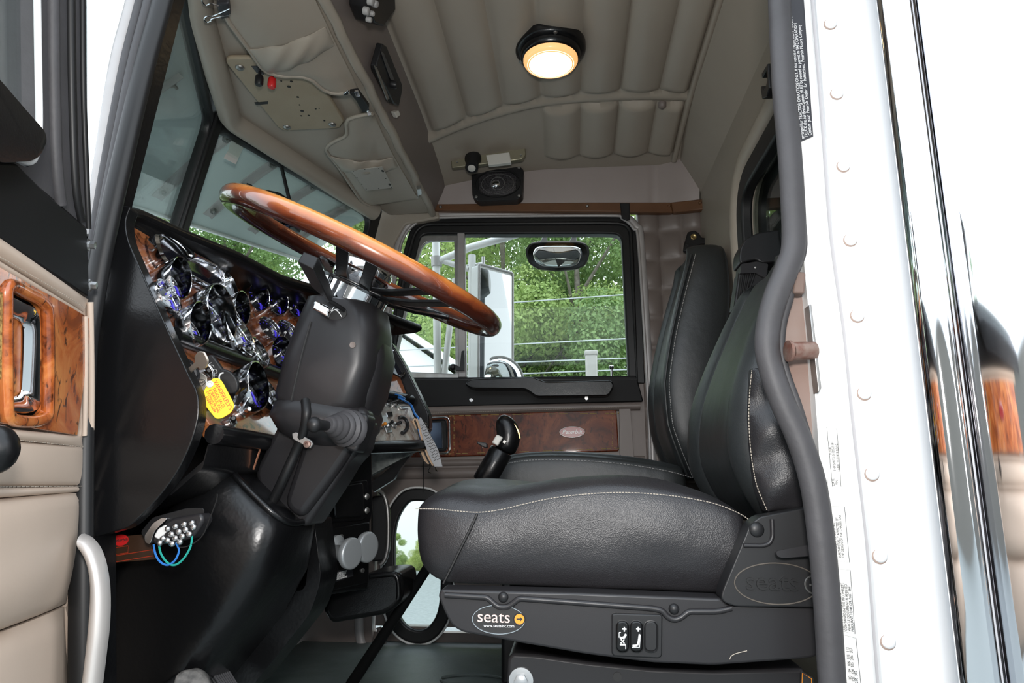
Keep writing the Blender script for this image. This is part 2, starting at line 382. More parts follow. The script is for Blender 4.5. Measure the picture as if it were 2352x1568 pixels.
# floor
m = MB(); m.box(WF, (-.95, .97, -.05), (.52, 2.52, 0))
floor = struct(m.build('floor', M['floorm'], bevel=.003), 'grey green ribbed rubber cab floor', 'floor')
p = UZ(1085, 1562, .001); m = MB()
m.tube([p+V((math.cos(a*math.pi/16)*.09, math.sin(a*math.pi/16)*.05, .002)) for a in range(32)], .004, 6, True)
f_or = m.build('embossed_ring', M['floorm'], floor)
def resample(pts, n):
    pts = [V(p) for p in pts]; L = [0]
    for i in range(len(pts)): L.append(L[-1]+(pts[(i+1) % len(pts)]-pts[i]).length)
    out = []; i = 0
    for k in range(n):
        d = L[-1]*k/n
        while L[i+1] < d: i += 1
        t = (d-L[i])/max(1e-9, L[i+1]-L[i]); out.append(pts[i].lerp(pts[(i+1) % len(pts)], t))
    return out
def holeplate(m, f, rect, inner, th, n=64, mi=0):   # plate in frame f (u, v plane), rect (u0, v0, u1, v1), inner 2-D outline
    inner = [(p[0], p[1]) for p in inner]; cx = sum(p[0] for p in inner)/len(inner); cy = sum(p[1] for p in inner)/len(inner)
    u0, v0, u1, v1 = rect; outp = []
    angs = [math.atan2(b-cy, a-cx) for a, b in inner]
    for (a, b) in inner:
        dx, dy = a-cx, b-cy; t = 1e9
        if dx > 1e-9: t = min(t, (u1-cx)/dx)
        if dx < -1e-9: t = min(t, (u0-cx)/dx)
        if dy > 1e-9: t = min(t, (v1-cy)/dy)
        if dy < -1e-9: t = min(t, (v0-cy)/dy)
        outp.append((cx+dx*t, cy+dy*t))
    # make sure rectangle corners are hit
    for c in ((u0, v0), (u1, v0), (u1, v1), (u0, v1)):
        k = min(range(len(outp)), key=lambda i: (outp[i][0]-c[0])**2+(outp[i][1]-c[1])**2); outp[k] = c
    A = [f(a, b, 0) for a, b in outp]; B = [f(a, b, 0) for a, b in inner]
    Cc = [f(a, b, th) for a, b in inner]; D = [f(a, b, th) for a, b in outp]
    return m.loft([A, B, Cc, D], loop=True, mi=mi)
def ringframe(m, outer, inner, vec, mi=0):
    vec = V(vec); return m.loft([outer, inner, [p+vec for p in inner], [p+vec for p in outer]], loop=True, mi=mi)
def stadium(cx, cy, w, h, r, k=8):
    return [(p.x, p.y) for p in rpoly([(cx-w/2, cy-h/2, 0), (cx+w/2, cy-h/2, 0), (cx+w/2, cy+h/2, 0), (cx-w/2, cy+h/2, 0)], r, k)]
def dense(pts2, n=72): return [(p.x, p.y) for p in resample([(a, b, 0) for a, b in pts2], n)]
# ---- back wall with its window
BW = Fr((.50, .93, 0), (0, 1, 0), (0, 0, 1))          # u = y-.93, v = z, w = +x
q0, q1 = UX(1716, 540, .5), UX(1790, 330, .5)
win = dense(stadium(.66, 1.16, .50, .38, .12), 96)
m = MB(); holeplate(m, BW, (.08, 0, 1.6, 1.60), win, .03)
m.sheet(lambda u, v: (lerp(.50, .41, v), 1.01+1.52*u, lerp(1.60, 1.765, v)), 8, 4, (.03, 0, 0))
struct(m.build('wall_back', M['vinyl']), 'taupe vinyl back wall of the cab', 'wall')
wb = thing('window_1', 'black framed rear cab window behind the driver seat', 'window', BW(.66, 1.16, 0)); struct(wb)
def off2(pts, d):
    cx = sum(p[0] for p in pts)/len(pts); cy = sum(p[1] for p in pts)/len(pts); out = []
    n = len(pts)
    for i in range(n):
        a, b = pts[i-1], pts[(i+1) % n]; tx, ty = b[0]-a[0], b[1]-a[1]; l = math.hypot(tx, ty) or 1
        out.append((pts[i][0]+ty/l*d, pts[i][1]-tx/l*d))
    return out
m = MB(); ringframe(m, [BW(a, b, -.022) for a, b in off2(win, .03)], [BW(a, b, -.022) for a, b in off2(win, -.03)], BW.w*.03)
m.build('window_frame', M['drubber'], wb, bevel=.006)
m = MB(); m.prism([BW(a, b, .012) for a, b in off2(win, -.02)], BW.w*.004); m.build('pane', M['shadeglass'], wb, smooth=False)
m = MB(); m.tube([BW(a, b, -.005) for a, b in off2(win, .062)], .028, 10, True); struct(m.build('trim_2', M['vinyl']), 'padded taupe surround of the rear window', 'trim')
m = MB(); m.box(WF, (.545, 1.04, -.1), (.56, 2.52, 1.75)); struct(m.build('wall_back_outer', mat('shade_dark_panel', (.02, .022, .026), .35)), 'outer skin of the cab back, painted dark for its shade', 'wall')  # back of the white cab drawn dark, its shade put into the colour
# coat hook
p = UX(1772, 195, .425); f = Fr(p, (0, 1, 0), (0, 0, 1))
m = MB(); m.prism([f(a, b, -.012) for a, b in ((.02, .028), (-.012, .028), (-.012, .004), (.004, -.004), (.016, .0), (.028, .016), (.034, .012), (.03, -.014), (.0, -.026), (-.02, -.018), (-.024, .034), (.02, .04))], (.024, 0, 0))
tag(m.build('coat_hook', M['plastic'], bevel=.002), 'small black plastic coat hook on the rear headliner edge', 'hook')
# ---- passenger wall: valance, corner, quarter panel, lower front
def vtop(x): return ceil_z(x, 2.40)+.01
def valance(u, v):
    x = lerp(-.56, .495, u); z0 = 1.575; z1 = vtop(min(.42, x)); z = lerp(z0, z1, v)
    y = lerp(2.478, 2.44, v**.8)
    if x > .33: y -= .05*sm(.33, .50, x)
    s = .004*math.exp(-((x-.335)/.006)**2)
    return V((x, y+s, z))
m = MB(); m.sheet(valance, 60, 10, (0, .06, .0)); 
wr = struct(m.build('wall_right', M['mauve']), 'taupe side valance above the passenger door', 'wall')
def quilt(u, v):
    x = lerp(.272, .53, u); z = lerp(.55, 1.57, v)
    y = 2.5-.035*sm(.36, .50, x)
    b = abs(math.sin(math.pi*(x-.272)/.08))**.5*abs(math.sin(math.pi*(z-.02)/.112))**.5
    return V((x, y-.016*b, z))
m = MB(); m.sheet(quilt, 48, 100, (0, .05, 0)); struct(m.build('wall_rear_quarter', M['dimbrownvinyl'], ang=60), 'brown quilted vinyl quarter panel behind the passenger door', 'wall')
m = MB(); m.box(WF, (.235, 2.49, 0), (.53, 2.54, .56)); m.box(WF, (-1.0, 2.49, 0), (-.70, 2.54, 1.0)); 
m.box(WF, (-1.0, 2.52, -.05), (.53, 2.55, .03))
struct(m.build('wall_lower', M['dimbrownvinyl']), 'brown lower side of the cab around the passenger door', 'wall')
# front firewall and passenger A pillar
m = MB(); m.box(WF, (-1.02, .97, 0), (-.98, 2.52, 1.0)); struct(m.build('wall_front', M['gloss']), 'black firewall below the dashboard', 'wall')
ap = rpoly(Us([(862, 474), (1000, 462), (1010, 500), (930, 515), (905, 560), (870, 800), (800, 800), (850, 540)], 2.47), .01)
m = MB(); m.prism(ap, (0, .07, 0)); struct(m.build('trim_3', M['vinyl'], bevel=.008), 'tan vinyl passenger side windshield pillar', 'trim')
# brown trim strip over the passenger door
st = rpoly(Us([(985, 464), (1000, 468), (1350, 464), (1540, 464), (1628, 455), (1632, 478), (1545, 488), (1350, 486), (990, 483)], 2.46), .004)
sr = thing('trim_strip', 'brown vinyl trim strip above the passenger door window', 'trim', sum(st, V())/len(st))
stA = Us([(985, 464), (1000, 468), (1350, 464), (1541, 464), (1546, 488), (1350, 486), (990, 483)], 2.455)
m = MB(); m.prism(stA, (0, .03, 0)); m.build('strip', M['brownstrip'], sr, bevel=.004)
stB = [U(1541, 464, 2.455), U(1629, 455, 2.395), U(1632, 479, 2.395), U(1546, 488, 2.455)]
m = MB(); m.prism(stB, (0, .03, 0)); m.build('strip', M['brownstrip'], sr, bevel=.004)
for px, py in ((1012, 475), (1349, 473), (1537, 473), (1608, 465)):
    m = MB(); m.lathe(Fr(U(px, py, 2.454 if px < 1500 else 2.454-.0007*(px-1541)), (1, 0, 0), (0, 0, 1)), [(0, .006), (.004, .005), (.0062, .002), (.0062, -.004)][::-1], 12); m.build('screw', M['dullsteel'] if px < 1500 else M['brownstrip'], sr)
pts = Us([(1424, 466), (1446, 466), (1447, 503), (1440, 506), (1428, 500)], 2.452)
m = MB(); m.prism(pts, (0, .008, 0)); tag(m.build('hold_down_tab', M['plastic'], bevel=.002), 'small black tab hanging from the brown strip', 'tab')
# ---- passenger door
pd = struct(thing('door_1', 'brown passenger door with burl wood band and black window frame', 'door', U(1180, 900, 2.5)))
NY = V((0, 1, 0))
so = [(866, 900), (893, 700), (908, 590), (921, 540), (948, 508), (995, 494), (1390, 489), (1435, 496), (1462, 520), (1473, 560), (1494, 900), (1500, 1060)]
m = MB(); m.tube(cr(Us(so, 2.488), 5), .0135, 10, flat=.7)
m.tube(cr(Us([(a+6*(1 if a < 1100 else -1), b+6) for a, b in so], 2.482), 5), .006, 8)
struct(m.build('trim_4', M['alu']), 'pale weather strip around the passenger door', 'trim')
fo = [(880, 880), (905, 700), (924, 585), (948, 500), (1390, 495), (1468, 498), (1472, 580), (1484, 880)]
fi = [(893, 866), (908, 806), (957, 580), (968, 537), (1382, 536), (1427, 537), (1429, 580), (1443, 866)]
rr = [.0, .02, .02, .09, .02, .09, .02, .0]; ri = [.0, .02, .02, .03, .02, .075, .02, .0]
m = MB(); ringframe(m, rpoly(Us(fo, 2.495), rr, 6), rpoly(Us(fi, 2.495), ri, 6), NY*.05)
m.build('window_frame', M['drubber'], pd, bevel=.006)
fo2 = [(897, 872), (916, 700), (938, 585), (958, 515), (1388, 512), (1448, 514), (1451, 580), (1463, 872)]
m = MB(); m.tube(rpoly(Us(fo2, 2.492), [.0, .02, .02, .07, .02, .08, .02, .0], 6), .008, 8, True); m.build('frame_bead', M['drubber'], pd)
m = MB(); m.prism(rpoly(Us([(1056, 536), (1432, 534), (1450, 880), (1056, 880)], 2.515), .01), NY*.004); m.build('pane', M['glass'], pd, smooth=False)
vp = thing  # vent window parts
vo = [(890, 870), (948, 590), (958, 540), (1052, 540), (1054, 870)]; vi = [(904, 852), (960, 592), (974, 553), (1043, 552), (1046, 858)]
m = MB(); ringframe(m, rpoly(Us(vo, 2.50), [.01, .02, .06, .005, .005], 6), rpoly(Us(vi, 2.50), [.01, .02, .06, .005, .005], 6), NY*.02); vfm = m.build('vent_frame', M['dullsteel'], pd, bevel=.003)
m = MB(); m.prism(rpoly(Us([(898, 862), (956, 590), (968, 547), (1049, 547), (1050, 864)], 2.51), [.01, .02, .06, .005, .005], 6), NY*.004); m.build('vent_pane', M['glass'], vfm, smooth=False)
m = MB(); m.prism(Us([(1050, 534), (1067, 534), (1071, 866), (1052, 866)], 2.488), NY*.03); m.build('division_bar', M['alu'], pd, bevel=.004)
# vent latch
f = Fr(U(1048, 845, 2.48), (1, 0, 0), (0, 0, 1))
m = MB(); m.ball(f.at(U(1040, 843, 2.475)), .013, .013, .013, 12); m.prism(rpoly(Us([(1044, 836), (1056, 842), (1060, 806), (1067, 804), (1066, 850), (1046, 850)], 2.468), .003), NY*.012)
m.build('vent_latch', M['plastic'], pd, bevel=.002)
# lock knob
m = MB(); p = U(1405, 866, 2.49); m.lathe(Fr(p, (1, 0, 0), (0, 1, 0)), [(.004, -.01), (.004, .028), (.009, .032), (.010, .040), (.006, .044), (0, .044)], 14); m.build('lock_knob', M['chrome'], pd)
# black sill panel
m = MB(); m.prism(rpoly(Us([(862, 868), (1462, 862), (1478, 922), (862, 938)], 2.485), .008), NY*.05); m.build('sill_panel', M['matte'], pd, bevel=.006)
for px, py in ((1083, 919), (1347, 915)):
    m = MB(); m.lathe(Fr(U(px, py, 2.484), (1, 0, 0), (0, 0, 1)), [(.009, -.002), (.009, .003), (.006, .005), (.006, .007), (0, .007)], 14); m.build('bolt', M['steel'], pd)
ar = [(1066, 882), (1080, 870), (1223, 865), (1253, 877), (1405, 873), (1411, 886), (1398, 909), (1232, 911), (1207, 893), (1082, 892)]
m = MB(); m.prism(rpoly(Us(ar, 2.425), .014, 4), NY*.065); m.build('armrest', M['padblack'], pd, bevel=.012, seg=3)
# vinyl rolls
def roll(py0, py1, xa, xb, dep, name, mt):
    a0, a1 = U(xa, py0[0], 2.5), U(xb, py0[1], 2.5); b0, b1 = U(xa, py1[0], 2.5), U(xb, py1[1], 2.5)
    m = MB(); m.sheet(lambda u, v: a0.lerp(a1, u).lerp(b0.lerp(b1, u), v)-NY*dep*math.sin(math.pi*min(1, max(0, v)))**.5, 40, 10, NY*.03); return m.build(name, mt, pd)
roll((932, 922), (960, 942), 862, 1470, .018, 'belt_roll', M['dimbrownvinyl'])
m = MB()
for i in range(110):
    t = i/110; p = U(lerp(985, 1440, t), lerp(949, 934, t), 2.478); q = U(lerp(985, 1440, t+.006), lerp(949, 934, t+.006), 2.478); m.tube([p, q], .0011, 5)
m.build('stitching', M['thread'], pd)
m = MB(); m.prism(rpoly(Us([(900, 957), (1416, 940), (1422, 1036), (900, 1053)], 2.492), .008), NY*.03)
wp = lab(m.build('wood_panel', M['burlp'], pd, bevel=.004), 'glossy dark burl wood band')
m = MB(); gl = cr(Us([(1043, 957), (1043, 960), (1043, 1035), (1048, 1041), (1395, 1030), (1406, 1022), (1407, 955), (1400, 949), (1052, 954)], 2.491), 16, True)
for i in range(0, len(gl)-1):
    if i % 3 != 2: m.tube([gl[i], gl[i].lerp(gl[i+1], .8)], .0012, 4)
m.build('inlay_line', M['gold'], wp)
m = MB(); po = rpoly(Us([(1422, 930), (1447, 926), (1457, 1060), (1424, 1045)], 2.488), .006); m.prism(po, NY*.03); m.build('edge_piping', M['dimbrownvinyl'], pd, bevel=.008)
m = MB(); m.box(WF, (-.69, 2.505, .60), (.30, 2.54, .925)); m.build('inner_skin', M['dimbrownvinyl'], pd)
# handle
hb = [(979, 959), (1032, 957), (1034, 1040), (980, 1043)]
m = MB(); m.tube(rpoly(Us(hb, 2.488), .02, 5), .0045, 8, True); hz = m.build('handle_bezel', M['chrome'], pd)
m = MB(); m.tube(rpoly(Us([(985, 965), (1026, 963), (1028, 1034), (986, 1037)], 2.489), .016, 5), .003, 8, True); m.prism(rpoly(Us([(985, 965), (1026, 963), (1028, 1034), (986, 1037)], 2.491), .016, 5), NY*.005); m.build('handle_cup', M['gloss'], hz)
m = MB(); m.prism(rpoly(Us([(985, 970), (1014, 969), (1016, 1030), (985, 1031)], 2.484), .004), NY*.006); m.build('handle_paddle', mat('blue_grey_chrome', (.25, .33, .50), .12, 1.0), hz, bevel=.002)
# badge
bf = Fr(U(1314, 992, 2.489), (1, 0, .012), (0, 0, 1))
def ellip(f, a, b, c=0, n=36): return [f(math.cos(2*math.pi*i/n)*a, math.sin(2*math.pi*i/n)*b, c) for i in range(n)]
m = MB(); m.prism(ellip(bf, .044, .0185, 0), bf.w*.004); m.tube(ellip(bf, .044, .0185, .003), .0016, 6, True); bd = m.build('badge', mat('badge_red', (.28, .012, .016), .25, coat=.4), pd)
m = MB(); m.tube(ellip(bf, .0445, .019, .004), .0014, 6, True); m.build('badge_rim', M['chrome'], bd)
text('lettering', 'Peterbilt', bf(0, 0, .0045), bf.u, bf.v, .021, M['chrome'], bd, .0006, shear=.25)
# lower panel with peep window
LPF = Fr((0, 2.5, 0), (1, 0, 0), (0, 0, 1))
def l2(px, py, y=2.5): p = U(px, py, y); return (p.x, p.z)
stp = [l2(888, 1300), l2(893, 1200), l2(925, 1140), l2(965, 1128), l2(1005, 1142), l2(1030, 1200), l2(1036, 1300), l2(1030, 1400), l2(1003, 1452), l2(963, 1468), l2(920, 1450), l2(894, 1400)]
stp = dense([(p.x, p.y) for p in cr([(a, b, 0) for a, b in stp], 6, True)], 80)
za, zb = l2(900, 1050)[1], .055
m = MB(); holeplate(m, Fr((0, 2.492, 0), (1, 0, 0), (0, 0, 1)), (-.69, zb, .235, za), stp, -.035)
m.build('lower_panel', M['dimbrownvinyl'], pd)
g = Fr((0, 2.478, 0), (1, 0, 0), (0, 0, 1))
si = off2(stp, .0); sgn = 1 if sum(abs(a-b) for (a, _), (b, _) in zip(off2(stp, .01), stp)) else 1
cxs = sum(p[0] for p in stp)/len(stp); czs = sum(p[1] for p in stp)/len(stp)
def shr(pts, d):
    o = off2(pts, d)
    if (o[0][0]-cxs)**2+(o[0][1]-czs)**2 < (pts[0][0]-cxs)**2+(pts[0][1]-czs)**2: return o if d > 0 else off2(pts, -d)
    return off2(pts, -d) if d > 0 else o
def inset(pts, d):
    o = off2(pts, d); r = lambda q: max(abs(p[1]-czs) for p in q)
    return o if (r(o) < r(pts)) == (d > 0) else off2(pts, -d)
m = MB(); ringframe(m, [g(a, b) for a, b in inset(stp, -.012)], [g(a, b) for a, b in inset(stp, .034)], NY*.03); pr = m.build('peep_window_rubber', M['drubber'], pd, bevel=.008, seg=3)
m = MB(); m.tube([g(a, b, -.002) for a, b in inset(stp, -.014)], .004, 8, True); m.build('peep_window_rim', M['offwhite'], pr)
m = MB(); m.prism([g(a, b, -.015) for a, b in inset(stp, .03)], NY*.003); m.build('peep_window_pane', M['glass'], pr, smooth=False)
for k, (y0, y1, d) in enumerate(((1054, 1072, .016), (1072, 1101, .020))):
    roll((y0+3, y0-8), (y1+3, y1-8), 860, 1480, d, 'lower_roll', M['dimbrownvinyl'])
m = MB(); m.tube(Us([(973, 1056), (973, 1130)], 2.477), .0016, 6); m.build('seam', M['drubber'], pd)
m = MB(); m.tube(cr(Us([(870, 1440), (882, 1480), (905, 1498), (1000, 1500), (1180, 1498)], 2.484), 5), .010, 8); m.build('bottom_welt', M['dimbrownvinyl'], pd)
m = MB(); m.tube(cr(Us([(824, 1400), (828, 1470), (850, 1520), (880, 1540)], 2.484), 5), .016, 8, flat=.6); struct(m.build('trim_5', M['alu']), 'pale lower corner of the passenger door weather strip', 'trim')
# ================================================================== WINDSHIELD AND HEADER
YC = 1.72
def ws(s, y, z):                                # point of the split windshield, s unused half
    t = min(1, abs(y-YC)/.68)
    return V((lerp(-1.009, -.719, t)-.217*(lerp(1.587, 1.559, t)-z), y, z))
wsh = struct(thing('window_2', 'two piece split windshield with black rubber frame and centre post', 'window', ws(0, YC, 1.3)))
for sgn in (-1, 1):
    yo = YC+sgn*.70; yi = YC+sgn*.022
    def P(y, z, d=0): p = ws(0, y, z); return p+V((d, 0, 0))
    outer = [P(YC+sgn*.004, .92), P(YC+sgn*.004, 1.60), P(YC+sgn*.72, 1.575), P(YC+sgn*.72, .92)]
    inner = [P(YC+sgn*.024, .95), P(YC+sgn*.024, 1.555), P(YC+sgn*.655, 1.528), P(YC+sgn*.655, .95)]
    nrm = V((.9, -sgn*.36, .2)).normalized()
    m = MB(); ringframe(m, rpoly([p+nrm*.012 for p in outer], .01, 5), rpoly([p+nrm*.012 for p in inner], .045, 5), -nrm*.03)
    m.build('rubber_frame', M['drubber'], wsh, bevel=.006)
    m = MB(); m.prism([P(yi, .93), P(yi, 1.58), P(YC+sgn*.68, 1.55), P(YC+sgn*.68, .93)], -nrm*.005); m.build('pane', M['shadeglass'], wsh, smooth=False)
m = MB(); f = Fr(ws(0, YC, 1.26), (0, 1, 0), ws(0, YC, 1.6)-ws(0, YC, 1.0))
m.box(f, (-.019, -.34, -.005), (.019, .34, .028)); m.build('centre_post', M['drubber'], wsh, bevel=.008, seg=3)
# windshield sticker
m = MB(); c = ws(0, 1.92, 1.475); nrm = V((.9, -.36, .2)).normalized(); f = Fr(c+nrm*.014, (.36, .93, 0), (-.2, 0, 1))
sp = [UP(a, b, c+nrm*.004, nrm) for a, b in ((545, 308), (572, 312), (541, 377), (513, 363), (524, 345), (528, 330))]
m.prism(sp, nrm*.001); stk = tag(m.build('sticker', M['paper'], smooth=False), 'pale peeled sticker on the upper corner of the windshield', 'sticker')
# padded header roll
m = MB(); hp = [V((-.665, 1.0, 1.560)), V((-.80, 1.27, 1.566)), V((-.955, 1.72, 1.570)), V((-.80, 2.17, 1.556)), V((-.715, 2.36, 1.540))]
m.tube(rpoly(hp, .03, 4, False), .034, 12, flat=.9); struct(m.build('trim_6', M['vinyl']), 'taupe padded roll above the windshield', 'trim')
# ---- exterior stainless visor
vz = thing('sun_visor', 'stainless exterior sun visor with bolted ribs seen through the windshield', 'visor', V((-1.2, YC, 1.45)))
for sgn in (-1, 1):
    A = [V((-1.05, YC, 1.64)), V((-.72, YC+sgn*.80, 1.61))]; B = [V((-1.345, YC, 1.355)), V((-1.045, YC+sgn*.80, 1.41))]
    def vs(u, v, A=A, B=B): return A[0].lerp(A[1], u).lerp(B[0].lerp(B[1], u), v)+V((0, 0, .02*math.sin(math.pi*v)))
    n = (A[1]-A[0]).cross(B[0]-A[0]).normalized()
    if n.z > 0: n = -n
    m = MB(); m.sheet(vs, 20, 8, -n*.003); pnl = m.build('visor_panel', M['stainless'], vz)
    m = MB(); m.tube([vs(0, 1), vs(.5, 1), vs(1, 1)], .007, 8); m.build('rolled_edge', M['offwhite'], vz)
    for u in (.18, .40, .62, .84) if sgn > 0 else (.2, .45, .7):
        uu = (A[1]-A[0]).normalized()
        q = [vs(u, v)+n*.006 for v in (.12, .35, .6, .88)]
        m = MB()
        for a, b in zip(q, q[1:]):
            m.add([a-uu*.014, a+uu*.014, b+uu*.014, b-uu*.014, a-uu*.014-n*.006, a+uu*.014-n*.006, b+uu*.014-n*.006, b-uu*.014-n*.006], [(0, 1, 2, 3), (7, 6, 5, 4), (0, 3, 7, 4), (1, 5, 6, 2)])
            k = uu*.014
            m.add([a+k, b+k, b+k+n*.012, a+k+n*.012, a+k-uu*.003, b+k-uu*.003, b+k-uu*.003+n*.012, a+k-uu*.003+n*.012], [(0, 1, 2, 3), (7, 6, 5, 4), (2, 6, 7, 3), (1, 5, 6, 2), (0, 3, 7, 4)])
        rb = m.build('rib', M['alu'], vz)
        for v in (.2, .52, .82):
            b0 = vs(u, v)+n*.006; m = MB(); fb = Fr(b0, uu, w=n)
            m.lathe(fb, [(.011, 0), (.011, .007), (.005, .008), (.005, .020), (0, .021)], 6); m.build('bolt', M['dullsteel'], rb)
# ================================================================== OVERHEAD CONSOLE
ZC = 1.565
oc = thing('overhead_console', 'taupe vinyl overhead console with two storage pouches above the windshield', 'console', V((-.7, YC, ZC)))
m = MB(); m.prism([V(p) for p in ((-.512, 1.0, ZC), (-.512, 2.45, ZC), (-.68, 2.45, ZC-.004), (-.965, YC, ZC+.012), (-.68, 1.0, ZC))], (0, 0, .05))
m.build('underside', M['vinyl'], oc, bevel=.006)
m = MB(); m.sheet(lambda u, v: V((lerp(-.509, -.462, v), lerp(1.0, 2.45, u), lerp(ZC+.002, ceil_z(-.47, min(2.4, lerp(1, 2.45, u)))+.004, v))), 30, 6, (-.02, 0, 0)); m.build('rear_face', M['dimbrownvinyl'], oc)  # console face in a darker brown that holds its shade
m = MB(); m.tube([V((-.513+.002*math.sin(i*.9)+.001*math.sin(i*2.9), 1.0+i*.0365, ZC+.002+.0015*math.sin(i*1.7))) for i in range(41)], .013, 10); m.build('worn_edge_roll', M['vinyl'], oc)
def Z(pts, z): return [UZ(a, b, z) for a, b in pts]
plo = [(518, 144), (522, 134), (640, 134), (722, 184), (749, 211), (792, 279), (780, 295), (654, 301), (639, 294)]
m = MB(); m.prism(rpoly(Z(plo, ZC-.012), .012), (0, 0, .012)); pt = lab(m.build('cover_plate', M['tanplate'], oc, bevel=.004), 'worn tan plastic cover plate with screw holes')
for px, py in ((551, 155), (659, 292), (763, 286)):
    m = MB(); m.lathe(Fr(UZ(px, py, ZC-.013), (1, 0, 0), w=(0, 0, -1)), [(.011, -.002), (.011, .001), (.008, .004), (0, .005)], 14); m.build('screw', M['dullsteel'], pt)
m = MB()
for px, py, r in ((646, 186, 2.2), (669, 187, 3), (664, 199, 4), (627, 204, 3.4), (684, 223, 3), (688, 241, 2), (694, 255, 4), (692, 266, 2.2), (709, 265, 2.4), (725, 250, 2.2), (733, 249, 1.5), (745, 277, 2.5)):
    m = MB(); m.lathe(Fr(UZ(px, py, ZC-.0125), (1, 0, 0), w=(0, 0, -1)), [(0, .0006), (r*.0012, .0006), (r*.0012, -.002)][::-1], 10); m.build('hole', M['ink'], pt)
m = MB(); m.prism(rpoly(Z([(584, 236), (616, 233), (615, 239), (588, 241)], ZC-.0128), .001), (0, 0, .002)); m.build('slot', M['ink'], pt)
for nm, px, py, mt in (('black_binding_post', 597, 176, 'plastic'), ('red_binding_post', 626, 182, 'red')):
    m = MB(); m.lathe(Fr(UZ(px, py-12, ZC-.012), (1, 0, .0), w=(0, .0, -1)), [(.004, 0), (.004, .012), (.0095, .013), (.0105, .018), (.0105, .034), (.008, .038), (0, .038)], 10); m.build('binding_post', M[mt], pt); 
m = MB(); m.prism(Z([(577, 152), (592, 152), (607, 172), (590, 168)], ZC-.0135), (0, 0, .001)); m.build('terminal_label', M['lblack'], pt, smooth=False)
def pouch(front, rear, bt, bb, sag=.02):
    # front, rear: matching px polylines; flap sheet hanging under the console
    n = 28; F_ = resample_open(Z(front, ZC-.030), n); R_ = resample_open(Z(rear, ZC-.006), n)
    def fn(u, v):
        i = u*(n-1); a = int(min(n-2, math.floor(i))); t = i-a
        p = F_[a].lerp(F_[a+1], t).lerp(R_[a].lerp(R_[a+1], t), v); p.z -= sag*math.sin(math.pi*v)*.8*math.sin(math.pi*min(1, max(0, u)))**.5; return p
    m = MB(); m.sheet(fn, 40, 16, (0, 0, .006)); o = m.build('pouch', M['vinyl'], oc)
    m = MB(); m.tube(F_, .0055, 8); m.build('pouch_piping', M['vinyl'], o)
    u0, u1 = bt, bb
    def bn(u, v): p = fn(lerp(u0[0], u1[0], v)*(1-u)+lerp(u0[1], u1[1], v)*u, .015+u*.97); p.z -= .004+.014*math.sin(math.pi*v)**.8*math.sin(math.pi*u)**.4+.003*math.sin(u*17+v*9)*math.sin(math.pi*u); return p
    m = MB(); m.sheet(bn, 30, 14, (0, 0, .003)); m.build('elastic_band', M['vinyl'], o)
    return o
def resample_open(pts, n):
    L = [0]
    for a, b in zip(pts, pts[1:]): L.append(L[-1]+(b-a).length)
    out = []; i = 0
    for k in range(n):
        d = L[-1]*k/(n-1)
        while i < len(pts)-2 and L[i+1] < d: i += 1
        out.append(pts[i].lerp(pts[i+1], (d-L[i])/max(1e-9, L[i+1]-L[i])))
    return out
pouch([(470, -90), (522, 46), (574, 116), (605, 162), (645, 176), (691, 174), (718, 184), (740, 205), (767, 216), (798, 214), (820, 212)],
      [(690, -90), (724, 0), (755, 67), (780, 119), (798, 155), (810, 178), (815, 188), (818, 196), (820, 202), (822, 207), (826, 211)], (.44, .42), (.60, .56))
pouch([(856, 261), (828, 265), (801, 272), (795, 285), (798, 312), (767, 324), (747, 340), (753, 352), (776, 380), (828, 459), (838, 468), (848, 472)],
      [(858, 262), (862, 270), (866, 278), (870, 288), (880, 312), (886, 322), (890, 331), (895, 342), (905, 361), (945, 430), (955, 448), (962, 456)], (.46, .44), (.60, .56))
m = MB(); m.prism(rpoly(Z([(806, 392), (878, 383), (903, 431), (841, 438)], ZC-.052), .003), (0, 0, .002)); pp = lab(m.build('patch_plate', mat('pale_vinyl_patch', (.40, .37, .33), .5), oc), 'pale unworn rectangle with screw holes')
m = MB()
for px, py in ((812, 393), (838, 389), (870, 387), (820, 408), (831, 423), (886, 410), (841, 434), (870, 433), (899, 430)):
    m = MB(); m.lathe(Fr(UZ(px, py, ZC-.0525), (1, 0, 0), w=(0, 0, -1)), [(0, .0006), (.0016, .0006), (.0016, -.001)][::-1], 8); m.build('hole', M['ink'], pp)
for px, py in ((879, 393), (895, 424)): m = MB(); m.prism(ellip(Fr(UZ(px, py, ZC-.0528), (1, 0, 0), (0, 1, 0)), .004, .007), (0, 0, .001)); m.build('hole', M['ink'], pp)
# webbing strap with buckles
sb = thing('strap_buckle', 'black plastic strap buckle joining the two overhead pouches', 'buckle', UZ(828, 236, ZC-.04))
m = MB(); m.prism(rpoly(Z([(802, 214), (822, 211), (848, 246), (846, 258), (832, 258), (818, 232)], ZC-.044), .003), (0, 0, .012)); m.build('strap', M['plastic'], sb, bevel=.003)
for q in ([(814, 212), (822, 210), (827, 222), (818, 224)], [(842, 256), (848, 254), (853, 264), (845, 266)], [(788, 216), (799, 209), (802, 216), (792, 221)]):
    m = MB(); m.prism(Z(q, ZC-.048), (0, 0, .006)); m.build('metal_tip', M['chrome'], sb, bevel=.001)
m = MB(); m.prism(Z([(957, 436), (967, 434), (969, 446), (961, 450), (960, 458)], ZC-.03), (0, 0, .015)); m.build('pouch_clip', M['steel'], oc, bevel=.002)
